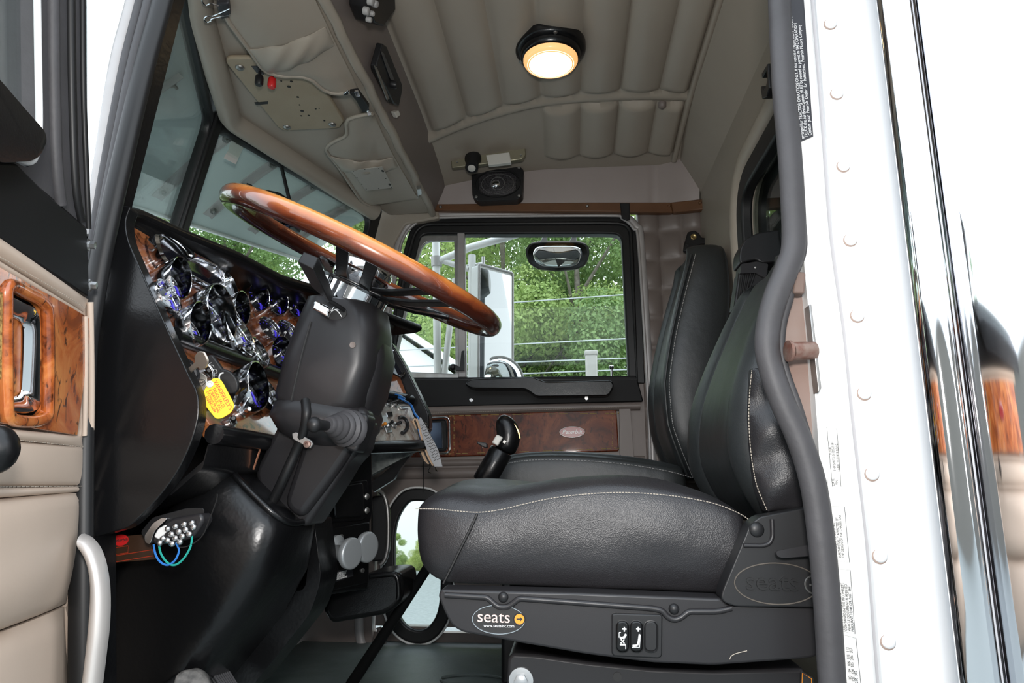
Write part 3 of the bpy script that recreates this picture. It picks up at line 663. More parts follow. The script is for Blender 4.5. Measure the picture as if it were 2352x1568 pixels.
# ---- binder clip
bc = thing('binder_clip', 'black binder clip with wire handles on the upper overhead pouch', 'clip', UZ(515, 30, ZC-.03))
m = MB(); m.prism(Z([(496, 10), (526, 8), (530, 38), (508, 48)], ZC-.045), (0, 0, .03)); m.build('clip_body', M['lblack'], bc, bevel=.004)
m = MB(); 
wire = [(527, 20), (490, 36), (475, 37), (469, 44), (474, 51), (484, 48), (489, 42), (528, 34)]
m.tube(cr(Z(wire, ZC-.050), 5), .0015, 6); m.build('wire_handle', M['chrome'], bc)
m = MB(); wire = [(512, -14), (488, -16), (468, -8), (464, 2), (472, 12), (484, 8), (502, 14)]
m.tube(cr(Z(wire, ZC-.050), 5), .0015, 6); m.build('wire_handle', M['chrome'], bc)
# ---- radios on the rear face
RF = Fr((-.500, 0, ZC), (0, 1, 0), (.047, 0, .165))     # u = y, v up the face, w = towards cab rear
def rf(px, py, d=0): return UP(px, py, RF.o+RF.w*d, RF.w)
if RF.w.x < 0: RF = Fr(RF.o, -RF.u, RF.v)
rd = thing('cab_radio', 'black in dash radio set into the shaded brown overhead console face', 'radio', rf(880, 165))
m = MB(); m.prism(rpoly([rf(a, b, .002) for a, b in ((864, 97), (874, 104), (911, 192), (911, 205), (903, 241), (892, 236), (851, 158), (850, 148))], .004), RF.w*.018); m.build('faceplate', M['plastic'], rd, bevel=.003)
m = MB(); m.prism([rf(a, b, .021) for a, b in ((872, 116), (880, 122), (905, 184), (896, 184))], RF.w*.002); m.build('display', M['darkface'], rd)
m = MB(); m.prism([rf(a, b, .021) for a, b in ((858, 150), (864, 154), (893, 226), (888, 230))], RF.w*.002); m.build('button_strip', M['dullsteel'], rd)
m = MB(); m.lathe(Fr(rf(900, 193, .02), RF.u, RF.v), [(.011, 0), (.011, .012), (.008, .016), (0, .016)], 16); m.build('volume_knob', M['plastic'], rd)
cb = thing('two_way_radio', 'black two way radio hanging from the top of the overhead console', 'radio', rf(830, 20, .03))
m = MB(); m.prism([rf(a, b, .004) for a, b in ((800, -30), (864, -30), (866, 14), (838, 52), (816, 44), (801, 10))], RF.w*.05); m.build('case', M['plastic'], cb, bevel=.004)
for px, py, r in ((846, 2, .009), (836, 24, .009), (848, 30, .006), (856, 8, .008), (842, 44, .006)):
    m = MB(); m.lathe(Fr(rf(px, py, .054), RF.u, RF.v), [(r, 0), (r, .010), (r*.8, .012), (0, .012)], 14); m.build('knob', M['greyp'], cb)
m = MB(); m.prism([rf(a, b, .0) for a, b in ((897, 256), (907, 252), (911, 262), (903, 269))], RF.w*.012); tag(m.build('connector', M['cream'], bevel=.001), 'small white plug hanging below the in dash radio', 'plug')
# ---- dome light
dl = thing('dome_light', 'round black rimmed dome light lit warm white on the pleated ceiling', 'light', U(1262, 76, YC))
f = Fr((-.036, 1.735, ceil_z(-.036, 1.735)-.026), (1, 0, 0), w=(0, 0, -1))
m = MB(); m.lathe(f, [(.100, -.012), (.100, .006), (.096, .012), (.086, .016), (.084, .030), (.078, .034), (.070, .034), (.070, -.012)], 40); m.build('rim', M['padblack'], dl)
m = MB(); m.lathe(f, [(.077, .026), (.077, .040), (.072, .048), (.062, .051)], 40); m.build('lens_rim', M['lamprim'], dl)
m = MB(); m.lathe(f, [(.066, .050), (.050, .053), (.025, .055), (0, .056)], 40); m.build('lens', M['lamp'], dl)
for a in (200, 310, 80):
    m = MB(); m.lathe(f.at(f(math.cos(R(a))*.092, math.sin(R(a))*.092, .013)), [(.006, 0), (.005, .003), (0, .004)], 10); m.build('screw', M['dullsteel'], dl)
m = MB(); p = f.at(U(1233, 157, 1.98)); p = Fr((p.o.x, 1.83, ceil_z(p.o.x, 1.83)-.004), (1, 0, 0), w=(0, 0, -1)); p.o = UZ(1233, 157, ceil_z(-.07, 1.9)-.012)
m.lathe(Fr(p.o, (1, 0, 0), w=(0, 0, -1)), [(.012, -.012), (.012, .002), (.008, .006), (0, .007)], 16); tag(m.build('trim_button', M['vinyl']), 'small taupe button below the dome light', 'button')
m = MB(); m.lathe(Fr(UZ(1521, 243, ceil_z(.29, 2.1)-.018), (1, 0, 0), w=(0, 0, -1)), [(.014, -.01), (.013, .004), (.006, .010), (0, .010)], 14); tag(m.build('snap_fastener', M['dimbrownvinyl']), 'dark worn snap fastener on the ceiling cross band', 'fastener')
# ---- bracket lamp and speaker on the valance
bl = thing('map_light', 'metal bracket map light with swivel lamp and white rocker switch over the speaker', 'light', U(1120, 358, 2.30))
m = MB(); fr_ = rpoly(Us([(1034, 349), (1205, 326), (1208, 355), (1200, 366), (1037, 386)], 2.30), .006); m.prism(fr_, (0, .02, 0)); m.build('bracket', mat('olive_metal', (.30, .28, .20), .35, .7), bl, bevel=.003)
m = MB(); m.prism(Us([(1034, 349), (1205, 326), (1206, 332), (1036, 356)], 2.285), (0, .015, 0)); m.build('top_lip', M['alu'], bl, bevel=.002)
f = Fr(U(1085, 374, 2.28), (1, 0, 0), w=(0, -.5, -.85))
m = MB(); m.lathe(f, [(.030, -.035), (.030, -.02), (.022, -.008), (.024, .03), (.022, .034), (.018, .034)], 24); sp_ = m.build('swivel_lamp', M['plastic'], bl)
m = MB(); m.lathe(f, [(.0195, .030), (.012, .036), (0, .037)], 20); m.build('lens', M['cream'], sp_)
m = MB(); m.prism(Us([(1116, 356), (1170, 349), (1174, 373), (1122, 379)], 2.275), (0, .02, 0)); m.build('rocker_switch', M['cream'], bl, bevel=.002)
for px, py in ((1044, 356), (1196, 338), (1050, 372), (1196, 356)):
    m = MB(); m.lathe(Fr(U(px, py, 2.297), (1, 0, 0), (0, 0, 1)), [(.004, -.002), (.003, .002), (0, .002)], 8); m.build('screw', M['dullsteel'], bl)
sk = thing('speaker', 'oval black speaker in a square black frame above the passenger window', 'speaker', U(1142, 420, 2.44))
oo = rpoly(Us([(1082, 395), (1096, 381), (1190, 378), (1203, 390), (1200, 448), (1188, 458), (1098, 462), (1085, 450)], 2.405), .008); 
f = Fr(U(1143, 421, 2.405), (1, 0, .01), (0, 0, 1))
m = MB(); ell = ellip(f, .086, .055, 0, len(oo)); 
ell = []
for p in oo:
    a = math.atan2((p-f.o).dot(f.v)/.055, (p-f.o).dot(f.u)/.086); ell.append(f(math.cos(a)*.086, math.sin(a)*.055))
ringframe(m, oo, ell, (0, .05, 0)); m.build('frame', M['plastic'], sk, bevel=.003)
m = MB(); m.sheet(lambda u, v: f(math.cos(v*2*math.pi)*.086*u, math.sin(v*2*math.pi)*.055*u, -.010+.006*(1-u*u)), 10, 40)
gm = bpy.data.materials.new('speaker_mesh'); gm.use_nodes = True; nt = gm.node_tree; b = nt.nodes['Principled BSDF']; tcx = nd(nt, 'ShaderNodeTexCoord'); vo_ = nd(nt, 'ShaderNodeTexVoronoi'); vo_.inputs['Scale'].default_value = 260
rr_ = nd(nt, 'ShaderNodeValToRGB'); rr_.color_ramp.elements[0].position = .35; rr_.color_ramp.elements[0].color = (.006, .006, .007, 1); rr_.color_ramp.elements[1].position = .5; rr_.color_ramp.elements[1].color = (.07, .065, .07, 1)
nt.links.new(tcx.outputs['Object'], vo_.inputs['Vector']); nt.links.new(vo_.outputs['Distance'], rr_.inputs['Fac']); nt.links.new(rr_.outputs['Color'], b.inputs['Base Color']); b.inputs['Roughness'].default_value = .4; b.inputs['Metallic'].default_value = .3
m.build('grille', gm, sk)
m = MB(); m.tube(ellip(f, .086, .055, .002), .003, 6, True); m.build('grille_ring', M['drubber'], sk)
m = MB(); m.tube(ellip(f, .026, .026, -.001), .0015, 6, True); m.tube(ellip(f, .062, .040, -.004), .0012, 6, True); m.build('cone_ring', M['dullsteel'], sk)
m = MB(); m.ball(f.at(f(-.008, 0, -.008)), .02, .02, .012, 16); m.build('tweeter', M['chrome'], sk)
for px, py in ((1096, 388), (1192, 385), (1094, 452), (1192, 449)):
    m = MB(); m.lathe(Fr(U(px, py, 2.404), (1, 0, 0), (0, 0, 1)), [(.006, -.002), (.005, .002), (0, .003)], 10); m.build('screw', M['dullsteel'], sk)
# ---- dash camera hanging behind the windshield
dc = thing('dash_camera', 'black camera unit on a bracket behind the steering wheel rim', 'camera', U(620, 460, 2.0))
m = MB(); m.prism(rpoly(Us([(578, 441), (606, 433), (640, 440), (672, 462), (676, 520), (590, 520)], 2.0), .01), (0, .06, 0)); m.build('case', M['plastic'], dc, bevel=.008)
m = MB(); m.prism(Us([(566, 419), (579, 424), (576, 448), (584, 450), (580, 476), (551, 474), (556, 446), (562, 444)], 1.985), (0, .012, 0)); m.build('bracket', M['plastic'], dc, bevel=.002)
m = MB(); m.lathe(Fr(U(569, 452, 1.984), (1, 0, 0), (0, 0, 1)), [(.009, -.002), (.009, .004), (.006, .005), (.004, .003), (0, .003)], 14); m.build('screw', M['satin'], dc)
m = MB(); m.tube(cr([U(a, b, y) for a, b, y in ((600, 300, 1.93), (618, 322, 1.95), (634, 350, 1.97), (648, 390, 1.99), (660, 440, 2.0), (668, 470, 2.01))], 6), .006, 8); m.build('cable', M['drubber'], dc)
m = MB(); m.box(wf(U(655, 525, 2.0)), (-.012, 0, -.05), (.012, .01, .05)); m.build('mount_stem', mat('dark_blue_plastic', (.02, .03, .06), .4), dc)
# ================================================================== DASHBOARD
SU = V((-.466, 0, .885))
FA = Fr((-.715, 1.0, .943), (0, 1, 0), SU)
FB = Fr((-.715, 1.44, .943), (math.sin(math.atan(.42)), math.cos(math.atan(.42)), 0), SU)
def PA(px, py, d=0): return UP(px, py, FA.o+FA.w*d, FA.w)
def PB(px, py, d=0): return UP(px, py, FB.o+FB.w*d, FB.w)
def X0(y): return -.715+max(0, y-1.44)*.42
dash = thing('dashboard', 'black padded dashboard with burl wood panels full of chrome gauges', 'dashboard', V((-.7, 1.45, .8)))
TA = lambda v, u, d=0: FA(u, v, d)
# wood panels
m = MB(); m.prism([FA(-.008, .06), FA(.44, .06), FA(.44, -.185), FA(-.008, -.185)], -FA.w*.02); lab(m.build('gauge_panel', M['burld'], dash, bevel=.002), 'burl wood driver side gauge panel')
m = MB(); m.prism([FB(.003, .06), FB(.50, .06), FB(.50, -.185), FB(.003, -.185)], -FB.w*.02); lab(m.build('gauge_panel', M['burld'], dash, bevel=.002), 'burl wood angled centre gauge panel')
m = MB(); m.prism([FA(-.008, -.20), FA(.44, -.20), FA(.44, -.36), FA(.022, -.36), FA(-.008, -.29)], -FA.w*.02); lab(m.build('switch_panel', M['burld'], dash, bevel=.002), 'burl wood lower switch panel')
swp = burl('pale_switch_panel_wood', [(.20, .10, .06), (.42, .38, .33), (.55, .56, .53)], 9, .22, 1, .4)  # paler, greyer wood tones than the other panels
m = MB(); m.prism([FB(.003, -.20), FB(.495, -.20), FB(.495, -.33), (FB(.003, -.36))], -FB.w*.02); swb = lab(m.build('switch_panel', swp, dash, bevel=.002), 'pale reflective lower switch panel at the passenger end')
# divider roll, lip, brow
m = MB(); m.tube([FA(.008, -.192, .004), FA(.435, -.192, .004), FB(.02, -.192, .004), FB(.50, -.192, .004)], .0155, 12, flat=1); m.build('divider_roll', M['padblack'], dash)
m = MB(); m.tube([FA(.012, -.365, .002), FA(.435, -.372, .002), FB(.02, -.372, .002), FB(.25, -.352, .006), FB(.485, -.335, .006)], .016, 10); m.build('lower_lip', M['padblack'], dash)
def brow(y):
    a = pl([.97, 1.05, 1.15, 1.28, 1.5, 1.95], [-.002, -.008, .012, .050, .085, .080], y); x = X0(y); zt = pl([.97, 1.05, 1.3, 1.95], [.985, 1.012, 1.014, 1.005], y)
    prof = [(x-.045, .965), (x-.012, .970), (x+a-.012, zt-.028), (x+a+.003, zt-.017), (x+a-.002, zt-.004), (x+a-.02, zt+.002), (x-.10, zt+.0), (x-.36, zt-.012), (x-.36, .93)]
    return [V((p[0], y, p[1])) for p in prof]
m = MB(); ys = [.975+i*(1.93-.975)/40 for i in range(41)]; m.loft([rpoly(brow(y), .012, 4) for y in ys]); m.build('padded_brow', M['padblack'], dash, ang=50)
m = MB(); m.box(WF, (-1.0, 1.93, .62), (-.72, 2.46, .985)); m.build('passenger_side_body', M['padblack'], dash, bevel=.03)
# end panel beside the driver door
ep = [(256, 520), (268, 484), (284, 471), (300, 474), (287, 505), (292, 548), (345, 668), (398, 785), (437, 868), (454, 900), (458, 950), (443, 1010), (408, 1085), (362, 1145), (318, 1190), (292, 1212), (215, 1234), (190, 1238), (190, 900), (215, 720), (238, 600)]
m = MB(); m.prism(rpoly(Us(ep, .974), .02, 4), (0, .024, 0)); m.build('end_panel', M['padblack'], dash, bevel=.011, seg=5)
def und(u, v):
    y = lerp(1.0, 1.50, v); x = X0(y)
    a = [(x+.17, .595+.03*sm(1.0, 1.4, y)), (x+.165, .57), (x+.12, .53), (x+.02, .50), (x-.08, .43), (x-.18, .30)]
    i = min(len(a)-2, int(u*(len(a)-1))); t = u*(len(a)-1)-i; p = (lerp(a[i][0], a[i+1][0], t), lerp(a[i][1], a[i+1][1], t)); return V((p[0], y, p[1]))
m = MB(); m.sheet(und, 25, 8, (0, 0, .01)); m.build('underside', M['gloss'], dash)
# centre end pad
re_ = [(872, 780), (897, 782), (930, 838), (985, 950), (986, 985), (972, 1000), (958, 1000), (948, 955), (915, 880)]
m = MB(); m.prism(rpoly(Us(re_, 1.885), .012, 4), (0, .05, 0)); m.build('end_pad', M['padblack'], dash, bevel=.008, seg=3)
m = MB(); m.prism(Us([(820, 1018), (986, 1000), (985, 1018), (925, 1052), (850, 1092), (835, 1090)], 1.90), (0, .03, 0)); lab(m.build('underside_panel', mat('scratched_grey_underside', (.20, .22, .21), .45, var=(40, .15, (.07, .08, .08))), dash), 'scratched grey underside panel')
m = MB(); m.prism(Us([(935, 1010), (960, 1004), (955, 1030), (920, 1075), (905, 1100), (858, 1130), (850, 1110), (900, 1070)], 1.93), (0, .02, 0)); m.build('underside_black_trim', M['gloss'], dash)  # glossy black strip behind the grey underside panel
# ---- gauges
def lathe_ring(f, R_, h0, h1, inner, taper=0):
    hood = (lambda a, r, h: (h1*(.5+.5*math.sin(a)) if h > h0*.8 else 0)) if h1 else None
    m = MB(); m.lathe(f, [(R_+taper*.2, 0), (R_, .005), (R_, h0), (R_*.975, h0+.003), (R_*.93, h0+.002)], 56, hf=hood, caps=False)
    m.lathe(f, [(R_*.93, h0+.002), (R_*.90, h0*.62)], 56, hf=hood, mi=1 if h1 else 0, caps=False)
    m.lathe(f, [(R_*.90, h0*.62), (R_*.86, h0*.66), (R_*inner, h0*.52), (R_*inner, h0*.38)], 56, caps=False); return m
def gauge(fr, P_, px, py, r, hood, face='darkface', lit=True, label=None, h0=.016, wide=.84):
    o = P_(px, py, h0+hood*.4); o = o-fr.w*(h0+hood*.4-.0005)
    f = fr.at(o)
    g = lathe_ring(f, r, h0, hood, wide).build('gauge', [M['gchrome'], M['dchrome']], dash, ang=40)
    if label: lab(g, label)
    m = MB(); m.lathe(f, [(0, h0*.42), (r*.86, h0*.42), (r*.86, h0*.2)], 28); m.build('gauge_face', M[face], g)
    if lit:
        m = MB()
        for i in range(8):
            a = R(200-i*32); c0, s0 = math.cos(a), math.sin(a)
            m.tube([f(c0*r*.62, s0*r*.62, h0*.46), f(c0*r*.70, s0*r*.70, h0*.46)], .0006, 4)
        m.tube([f(math.cos(R(q))*r*.8, math.sin(R(q))*r*.8, h0*.46) for q in range(-30, 20, 10)], .0012, 5)
        m.build('lit_scale', M['bluelit'], g)
    m = MB(); a = R(rnd.choice([200, 160, 120, 240])); m.tube([f(-math.cos(a)*r*.15, -math.sin(a)*r*.15, h0*.55), f(math.cos(a)*r*.6, math.sin(a)*r*.6, h0*.55)], [.0010, .0005], 5); m.lathe(f, [(.003*r/.03, h0*.42), (.003*r/.03, h0*.6), (0, h0*.62)], 12); m.build('needle', M['needle'], g)
    return g
gauge(FA, PA, 410, 640, .033, .030); gauge(FA, PA, 385, 680, .031, 0, label='low chrome ringed gauge')
gauge(FA, PA, 455, 745, .034, .030); gauge(FA, PA, 505, 722, .054, .034, label='large hooded chrome gauge')
gauge(FA, PA, 550, 765, .052, 0, label='large low chrome ringed gauge with a blue glow', h0=.022); gauge(FA, PA, 552, 711, .033, .030)
gauge(FA, PA, 596, 808, .034, 0, 'greenface', False, 'chrome ringed gauge with a pale green dial', h0=.022)
for x, y in ((592, 683), (637, 693), (680, 699)): gauge(FB, PB, x, y, .031, .026, h0=.018)
for x, y in ((618, 754), (660, 760), (700, 768)): gauge(FB, PB, x, y, .030, 0, label='low chrome ringed gauge with blue dial', h0=.014)
gauge(FB, PB, 645, 808, .031, .026); gauge(FB, PB, 690, 815, .031, .026)
gauge(FA, PA, 588, 887, .042, .028, label='hooded chrome gauge on the lower panel', h0=.024); gauge(FA, PA, 616, 903, .036, 0, 'darkface', False, 'chrome ringed vent on the lower panel', h0=.02)
gauge(FA, PA, 641, 922, .016, 0, 'darkface', False, 'small chrome ring on the lower panel')
gauge(FB, PB, 902, 830, .050, 0, 'darkface', False, 'large chrome ring at the passenger end', h0=.012)
# message display with racetrack bezel
q = [PA(338, 534, .012), PA(392, 560, .012), PA(459, 599, .012), PA(525, 640, .012), PA(545, 702, .012), PA(357, 604, .012)]
rq = rpoly(q, [.03, .05, .05, .04, .03, .03], 7); 
m = MB(); m.loft([[p-FA.w*.012 for p in rq], [p+FA.w*.010 for p in rq], [p+(sum(rq, V())/len(rq)-p).normalized()*.006+FA.w*.014 for p in rq], [p+(sum(rq, V())/len(rq)-p).normalized()*.012+FA.w*.008 for p in rq], [p+(sum(rq, V())/len(rq)-p).normalized()*.013-FA.w*.012 for p in rq]], cap=(False, False))
dz = lab(m.build('display_bezel', M['chrome'], dash, ang=40), 'long chrome racetrack bezel')
m = MB(); m.prism([p-FA.w*.006 for p in rq], -FA.w*.004); m.build('display_glass', M['darkface'], dz)
m = MB(); c0, c1 = PA(372, 604, .004), PA(470, 656, .004); m.tube([c0, c1], .004, 8); m.build('lower_display_lens', M['padblack'], dz)
# idiot light strip on the near edge
m = MB(); m.prism([PA(*p, .001) for p in ((352, 690), (358, 690), (388, 752), (386, 768), (380, 766))], FA.w*.003); lab(m.build('warning_light_strip', M['darkface'], dash, bevel=.001), 'narrow black warning light strip')
# screws on wood
for P_, fr, px, py in ((PA, FA, 300, 537), (PB, FB, 566, 652), (PB, FB, 643, 866), (PA, FA, 628, 862), (PA, FA, 545, 826)):
    m = MB(); m.lathe(fr.at(P_(px, py)), [(.0055, 0), (.004, .002), (0, .003)], 10); m.build('screw', M['dullsteel'], dash)
m = MB(); m.tube([FB(.0, .05, .001), FB(.0, -.18, .001)], .002, 6); m.build('panel_gap', M['ink'], dash)
# sticker plates on panels
m = MB(); m.prism([PA(*p, .0006) for p in ((556, 830), (582, 836), (596, 858), (578, 854))], FA.w*.0006); m.build('plate', M['dullsteel'], dash, smooth=False)
# ignition + toggles
ig = FA.at(PA(434, 852, .006)-FA.w*.006)
m = MB(); m.lathe(ig, [(.020, 0), (.020, .010), (.018, .013), (.015, .012), (.0135, .006), (0, .006)], 24); igs = m.build('ignition_switch', M['plastic'], dash)
m = MB(); m.lathe(ig, [(.013, .006), (.012, .012), (.008, .013), (0, .013)], 20); m.build('lock_barrel', M['steel'], igs)
def toggle(fr, P_, px0, py0, px1, py1, L, mt, r=.005):
    b = P_(px0, py0); tip = UP(px1, py1, fr.o+fr.w*L, fr.w)
    m = MB(); m.lathe(fr.at(b), [(.010, 0), (.010, .004), (.006, .005), (.006, .010), (0, .011)], 12); t = m.build('toggle_switch', M['steel'], dash)
    m = MB(); p0 = b+fr.w*.006; m.tube([p0, p0.lerp(tip, .5), p0.lerp(tip, .9), tip], [r*.6, r*.85, r, r*.6], 10); m.build('toggle_lever', M[mt], t)
toggle(FA, PA, 535, 935, 556, 905, .030, 'plastic', .0055); toggle(FA, PA, 522, 925, 534, 900, .030, 'plastic', .0055); toggle(FA, PA, 551, 950, 573, 939, .028, 'chrome', .005)
toggle(FA, PA, 528, 972, 536, 960, .02, 'plastic'); toggle(FA, PA, 470, 855, 480, 850, .02, 'plastic')
for i, (a, b, c, d, mt) in enumerate(((846, 928, 862, 921, 'plastic'), (860, 928, 880, 919, 'plastic'), (874, 926, 896, 920, 'plastic'), (890, 928, 918, 918, 'plastic'), (906, 930, 925, 920, 'plastic'), (925, 918, 942, 906, 'plastic'),
                     (836, 982, 854, 972, 'plastic'), (852, 980, 872, 964, 'plastic'), (872, 980, 886, 972, 'orange'), (890, 978, 902, 967, 'plastic'), (902, 978, 922, 969, 'plastic'))):
    toggle(FB, PB, a, b, c, d, .03, mt, .0045)
for q, mt in ((((852, 952), (864, 952), (866, 962), (855, 962)), 'plastic'), (((884, 948), (898, 946), (900, 958), (888, 960)), 'chrome'), (((870, 956), (884, 955), (899, 994), (886, 996)), 'steel'), (((916, 934), (932, 934), (934, 940), (920, 941)), 'steel'), (((838, 990), (862, 988), (864, 996), (838, 998)), 'steel')):
    m = MB(); m.prism([PB(a, b, .001) for a, b in q], FB.w*.005); m.build('switch_plate', M[mt], dash, bevel=.001)
m = MB(); m.tube([PB(922+14*math.cos(R(a)), 976+18*math.sin(R(a)), .012) for a in range(-110, 100, 15)], .005, 8); lab(m.build('hook_guard', M['plastic'], dash), 'curved black guard')
# ---- keys hanging from the ignition
kr = thing('key_ring', 'truck keys on a steel ring hanging from the ignition with a yellow tag', 'keys', PA(455, 855, .06))
YK = 1.035
kp = PA(434, 852, .012); kt = UP(474, 818, FA.o+FA.w*.075, FA.w)
m = MB(); d = (kt-kp).normalized(); s = d.cross(V((0, 1, .3))).normalized(); t_ = d.cross(s)
def slab(m, o, d, s, outline, th): n = d.cross(s).normalized(); m.prism(rpoly([o+d*a+s*b-n*th/2 for a, b in outline], .005, 4), n*th)
L = (kt-kp).length
slab(m, kp, d, s, [(0, -.004), (L*.5, -.004), (L*.55, -.011), (L*.8, -.013), (L, -.007), (L, .007), (L*.8, .013), (L*.55, .011), (L*.5, .004), (0, .004)], .003); m.build('ignition_key', M['key'], kr, bevel=.0007)
ringc = U(463, 861, YK)
m = MB(); a_ = V((.80, .25, .0)).normalized(); b_ = V((0, -.25, 1)).normalized()
m.tube([ringc+a_*math.cos(i*math.pi/18)*.0170+b_*math.sin(i*math.pi/18)*.0200 for i in range(36)], .0012, 8, True)
m.tube([ringc+V((.001, .003, 0))+a_*math.cos(i*math.pi/18)*.0170+b_*math.sin(i*math.pi/18)*.0200 for i in range(36)], .0011, 8, True); m.build('ring', M['chrome'], kr)
k2 = Fr(U(457, 880, YK-.006), V((1, -.1, .22)), V((-.2, 0, 1)))
m = MB(); ko = [(-.0145, .004), (-.013, .012), (-.004, .0165), (.006, .016), (.0135, .009), (.014, -.002), (.008, -.012), (.004, -.016), (.004, -.050), (.001, -.054), (-.003, -.050), (-.004, -.016), (-.010, -.009)]
m.prism(rpoly([k2(a, b) for a, b in ko], .003, 3), k2.w*-.0025); kk = m.build('hanging_key', M['key'], kr, bevel=.0006)
m = MB(); m.tube(ellip(k2, .0115, .0055, -.0027), .0006, 5, True); m.tube([k2(-.0115+.001, 0.0, .0007)+k2.v*-.0, k2(.0105, 0, .0007)], .0005, 4); 
m.tube(ellip(k2, .0118, .0058, .0007), .0006, 5, True); m.build('oval_emblem', M['steel'], kk)
text('lettering', 'Peterbilt', k2(0, 0, .0006), k2.u, k2.v, .0055, M['dullsteel'], kk, .0003, shear=.25)
k3 = Fr(U(470, 905, YK+.004), V((1, 0, .3)), V((-.3, 0, 1)))
m = MB(); m.prism([k3(a, b) for a, b in ((-.004, .025), (.004, .025), (.004, -.035), (0, -.04), (-.004, -.035))], k3.w*-.002); m.build('second_key', M['brass'], kr, bevel=.0005)
tg = [(488, 868), (502, 867), (511, 876), (537, 925), (537, 937), (530, 948), (510, 960), (496, 962), (473, 934), (465, 920), (467, 898), (476, 884)]
tn = V((.35, -1, .15)).normalized(); tp = U(502, 915, YK-.012)
tgp = [UP(a, b, tp, tn) for a, b in tg]
m = MB(); m.prism(rpoly(tgp, .006, 4), -tn*.002); yt = lab(m.build('yellow_tag', M['yellow'], kr, bevel=.0006), 'yellow plastic tag with red dealer lettering')
m = MB(); cpt = UP(482, 882, tp+tn*.0006, tn); m.lathe(Fr(cpt, V((1, .35, 0)), w=tn), [(.0055, 0), (.0055, .001), (.003, .0014), (.0028, -.001)], 16); m.build('eyelet', M['lens'], yt)
def tagtext(s, px, py, h):
    o = UP(px, py, tp+tn*.0004, tn); r_ = UP(px+24.5, py+44, tp+tn*.0004, tn)-o; u_ = UP(px+9, py-5, tp+tn*.0004, tn)-o
    text('lettering', s, o, r_, u_, h, M['redink'], yt, .0002, stretch=.92)
tagtext("VANDERLELY'S", 512, 907, .0087); tagtext('TRUCK SALES', 502, 913, .0064); tagtext('& SERVICE, INC.', 495, 918, .0060); tagtext('OTTSVILLE, PA 18942', 489, 923, .0046); tagtext('610-847-5204', 484, 928, .0056)
f1 = Fr(U(495, 852, YK+.02), V((.55, .2, -.75)), V((.6, 0, .5)))
m = MB(); m.prism(rpoly([f1(a, b, -.004) for a, b in ((-.026, -.010), (.026, -.012), (.026, .012), (-.026, .013))], .007, 4), f1.w*.010); fo_ = lab(m.build('key_fob', M['plastic'], kr, bevel=.002), 'black key fob with pale lettering')
if f1.w.y > 0: f1w = -1
else: f1w = 1
text('lettering', 'ICON', f1(0, 0, .0063 if f1w > 0 else -.0043), f1.u*1, f1.v*f1w, .012, M['greyp'], fo_, .0003)
f2 = Fr(U(524, 876, YK+.012), V((.55, .2, -.75)), V((.6, 0, .5)))
m = MB(); m.prism(ellip(f2, .022, .0145, -.004), f2.w*.009); fd = lab(m.build('key_fob', M['plastic'], kr, bevel=.002), 'oval black key fob with a white mark')
m = MB(); m.tube([f2(-.006+.010*math.cos(R(a)), .008*math.sin(R(a)), .0055 if f1w > 0 else -.0045) for a in range(150, 300, 20)], .0012, 6); m.build('white_mark', M['whiteink'], fd)
# ---- bundle of cards hanging from the centre dash corner
hb_ = thing('hanging_card_bundle', 'bundle of grey diamond plate cards hanging by blue cord from the dash corner', 'card bundle', U(975, 1000, 1.82))
for i in range(5):
    dx = (0, -5, -9, -16, -20)[i]; y = 1.80+.012*i; L0 = [(958+dx*.8, 960+i*3), (966+dx*.8, 958), (978+dx, 978), (986+dx, 996), (997+dx, 1014), (1006+dx, 1033), (1011+dx, 1050), (1016+dx, 1071-i*2), (998+dx, 1071-i*2), (991+dx, 1058), (984+dx, 1043), (977+dx, 1024), (971+dx, 1005), (964+dx, 975)]
    m = MB(); m.prism(Us(L0, y), (0, .005, 0)); cdm = m.build('card', M['plate'] if i == 0 else M['cardedge'] if i % 2 else M['plastic'], hb_)
    if i == 0:
        m = MB()
        for a in range(14):
            for b in range(3):
                px, py = 968+a*2.35+b*5.2, 976+a*6.2-b*2
                p = U(px, py, y-.0005); s_ = 1 if (a+b) % 2 else -1
                m.tube([p+V((-.003, 0, -.002*s_)), p+V((.003, 0, .002*s_))], .0008, 4)
        m.build('tread_bumps', M['dullsteel'], cdm)
    elif i == 2:
        for q in ([(962, 985), (967, 984), (974, 1006), (969, 1008)], [(984, 1040), (990, 1040), (996, 1062), (990, 1062)]):
            m = MB(); m.prism(Us([(a+dx+6, b) for a, b in q], y-.0005), (0, .001, 0)); m.build('blue_patch', M['blue'], cdm)
m = MB(); m.tube(cr([PB(915, 912, .02), PB(926, 918, .03), U(944, 930, 1.85), U(952, 948, 1.82), U(963, 962, 1.80)], 6), .003, 6); m.tube(cr([PB(908, 905, .02), PB(918, 908, .035), PB(930, 915, .03)], 6), .002, 6); m.build('blue_cord', M['blue'], hb_)
m = MB(); m.tube(cr(Us([(986, 1060), (988, 1072), (984, 1082), (990, 1086)], 1.83), 5), .0014, 5); m.tube(cr(Us([(995, 1064), (1000, 1074), (1005, 1082), (1000, 1078)], 1.83), 5), .0014, 5); m.build('wire_hook', M['chrome'], hb_)
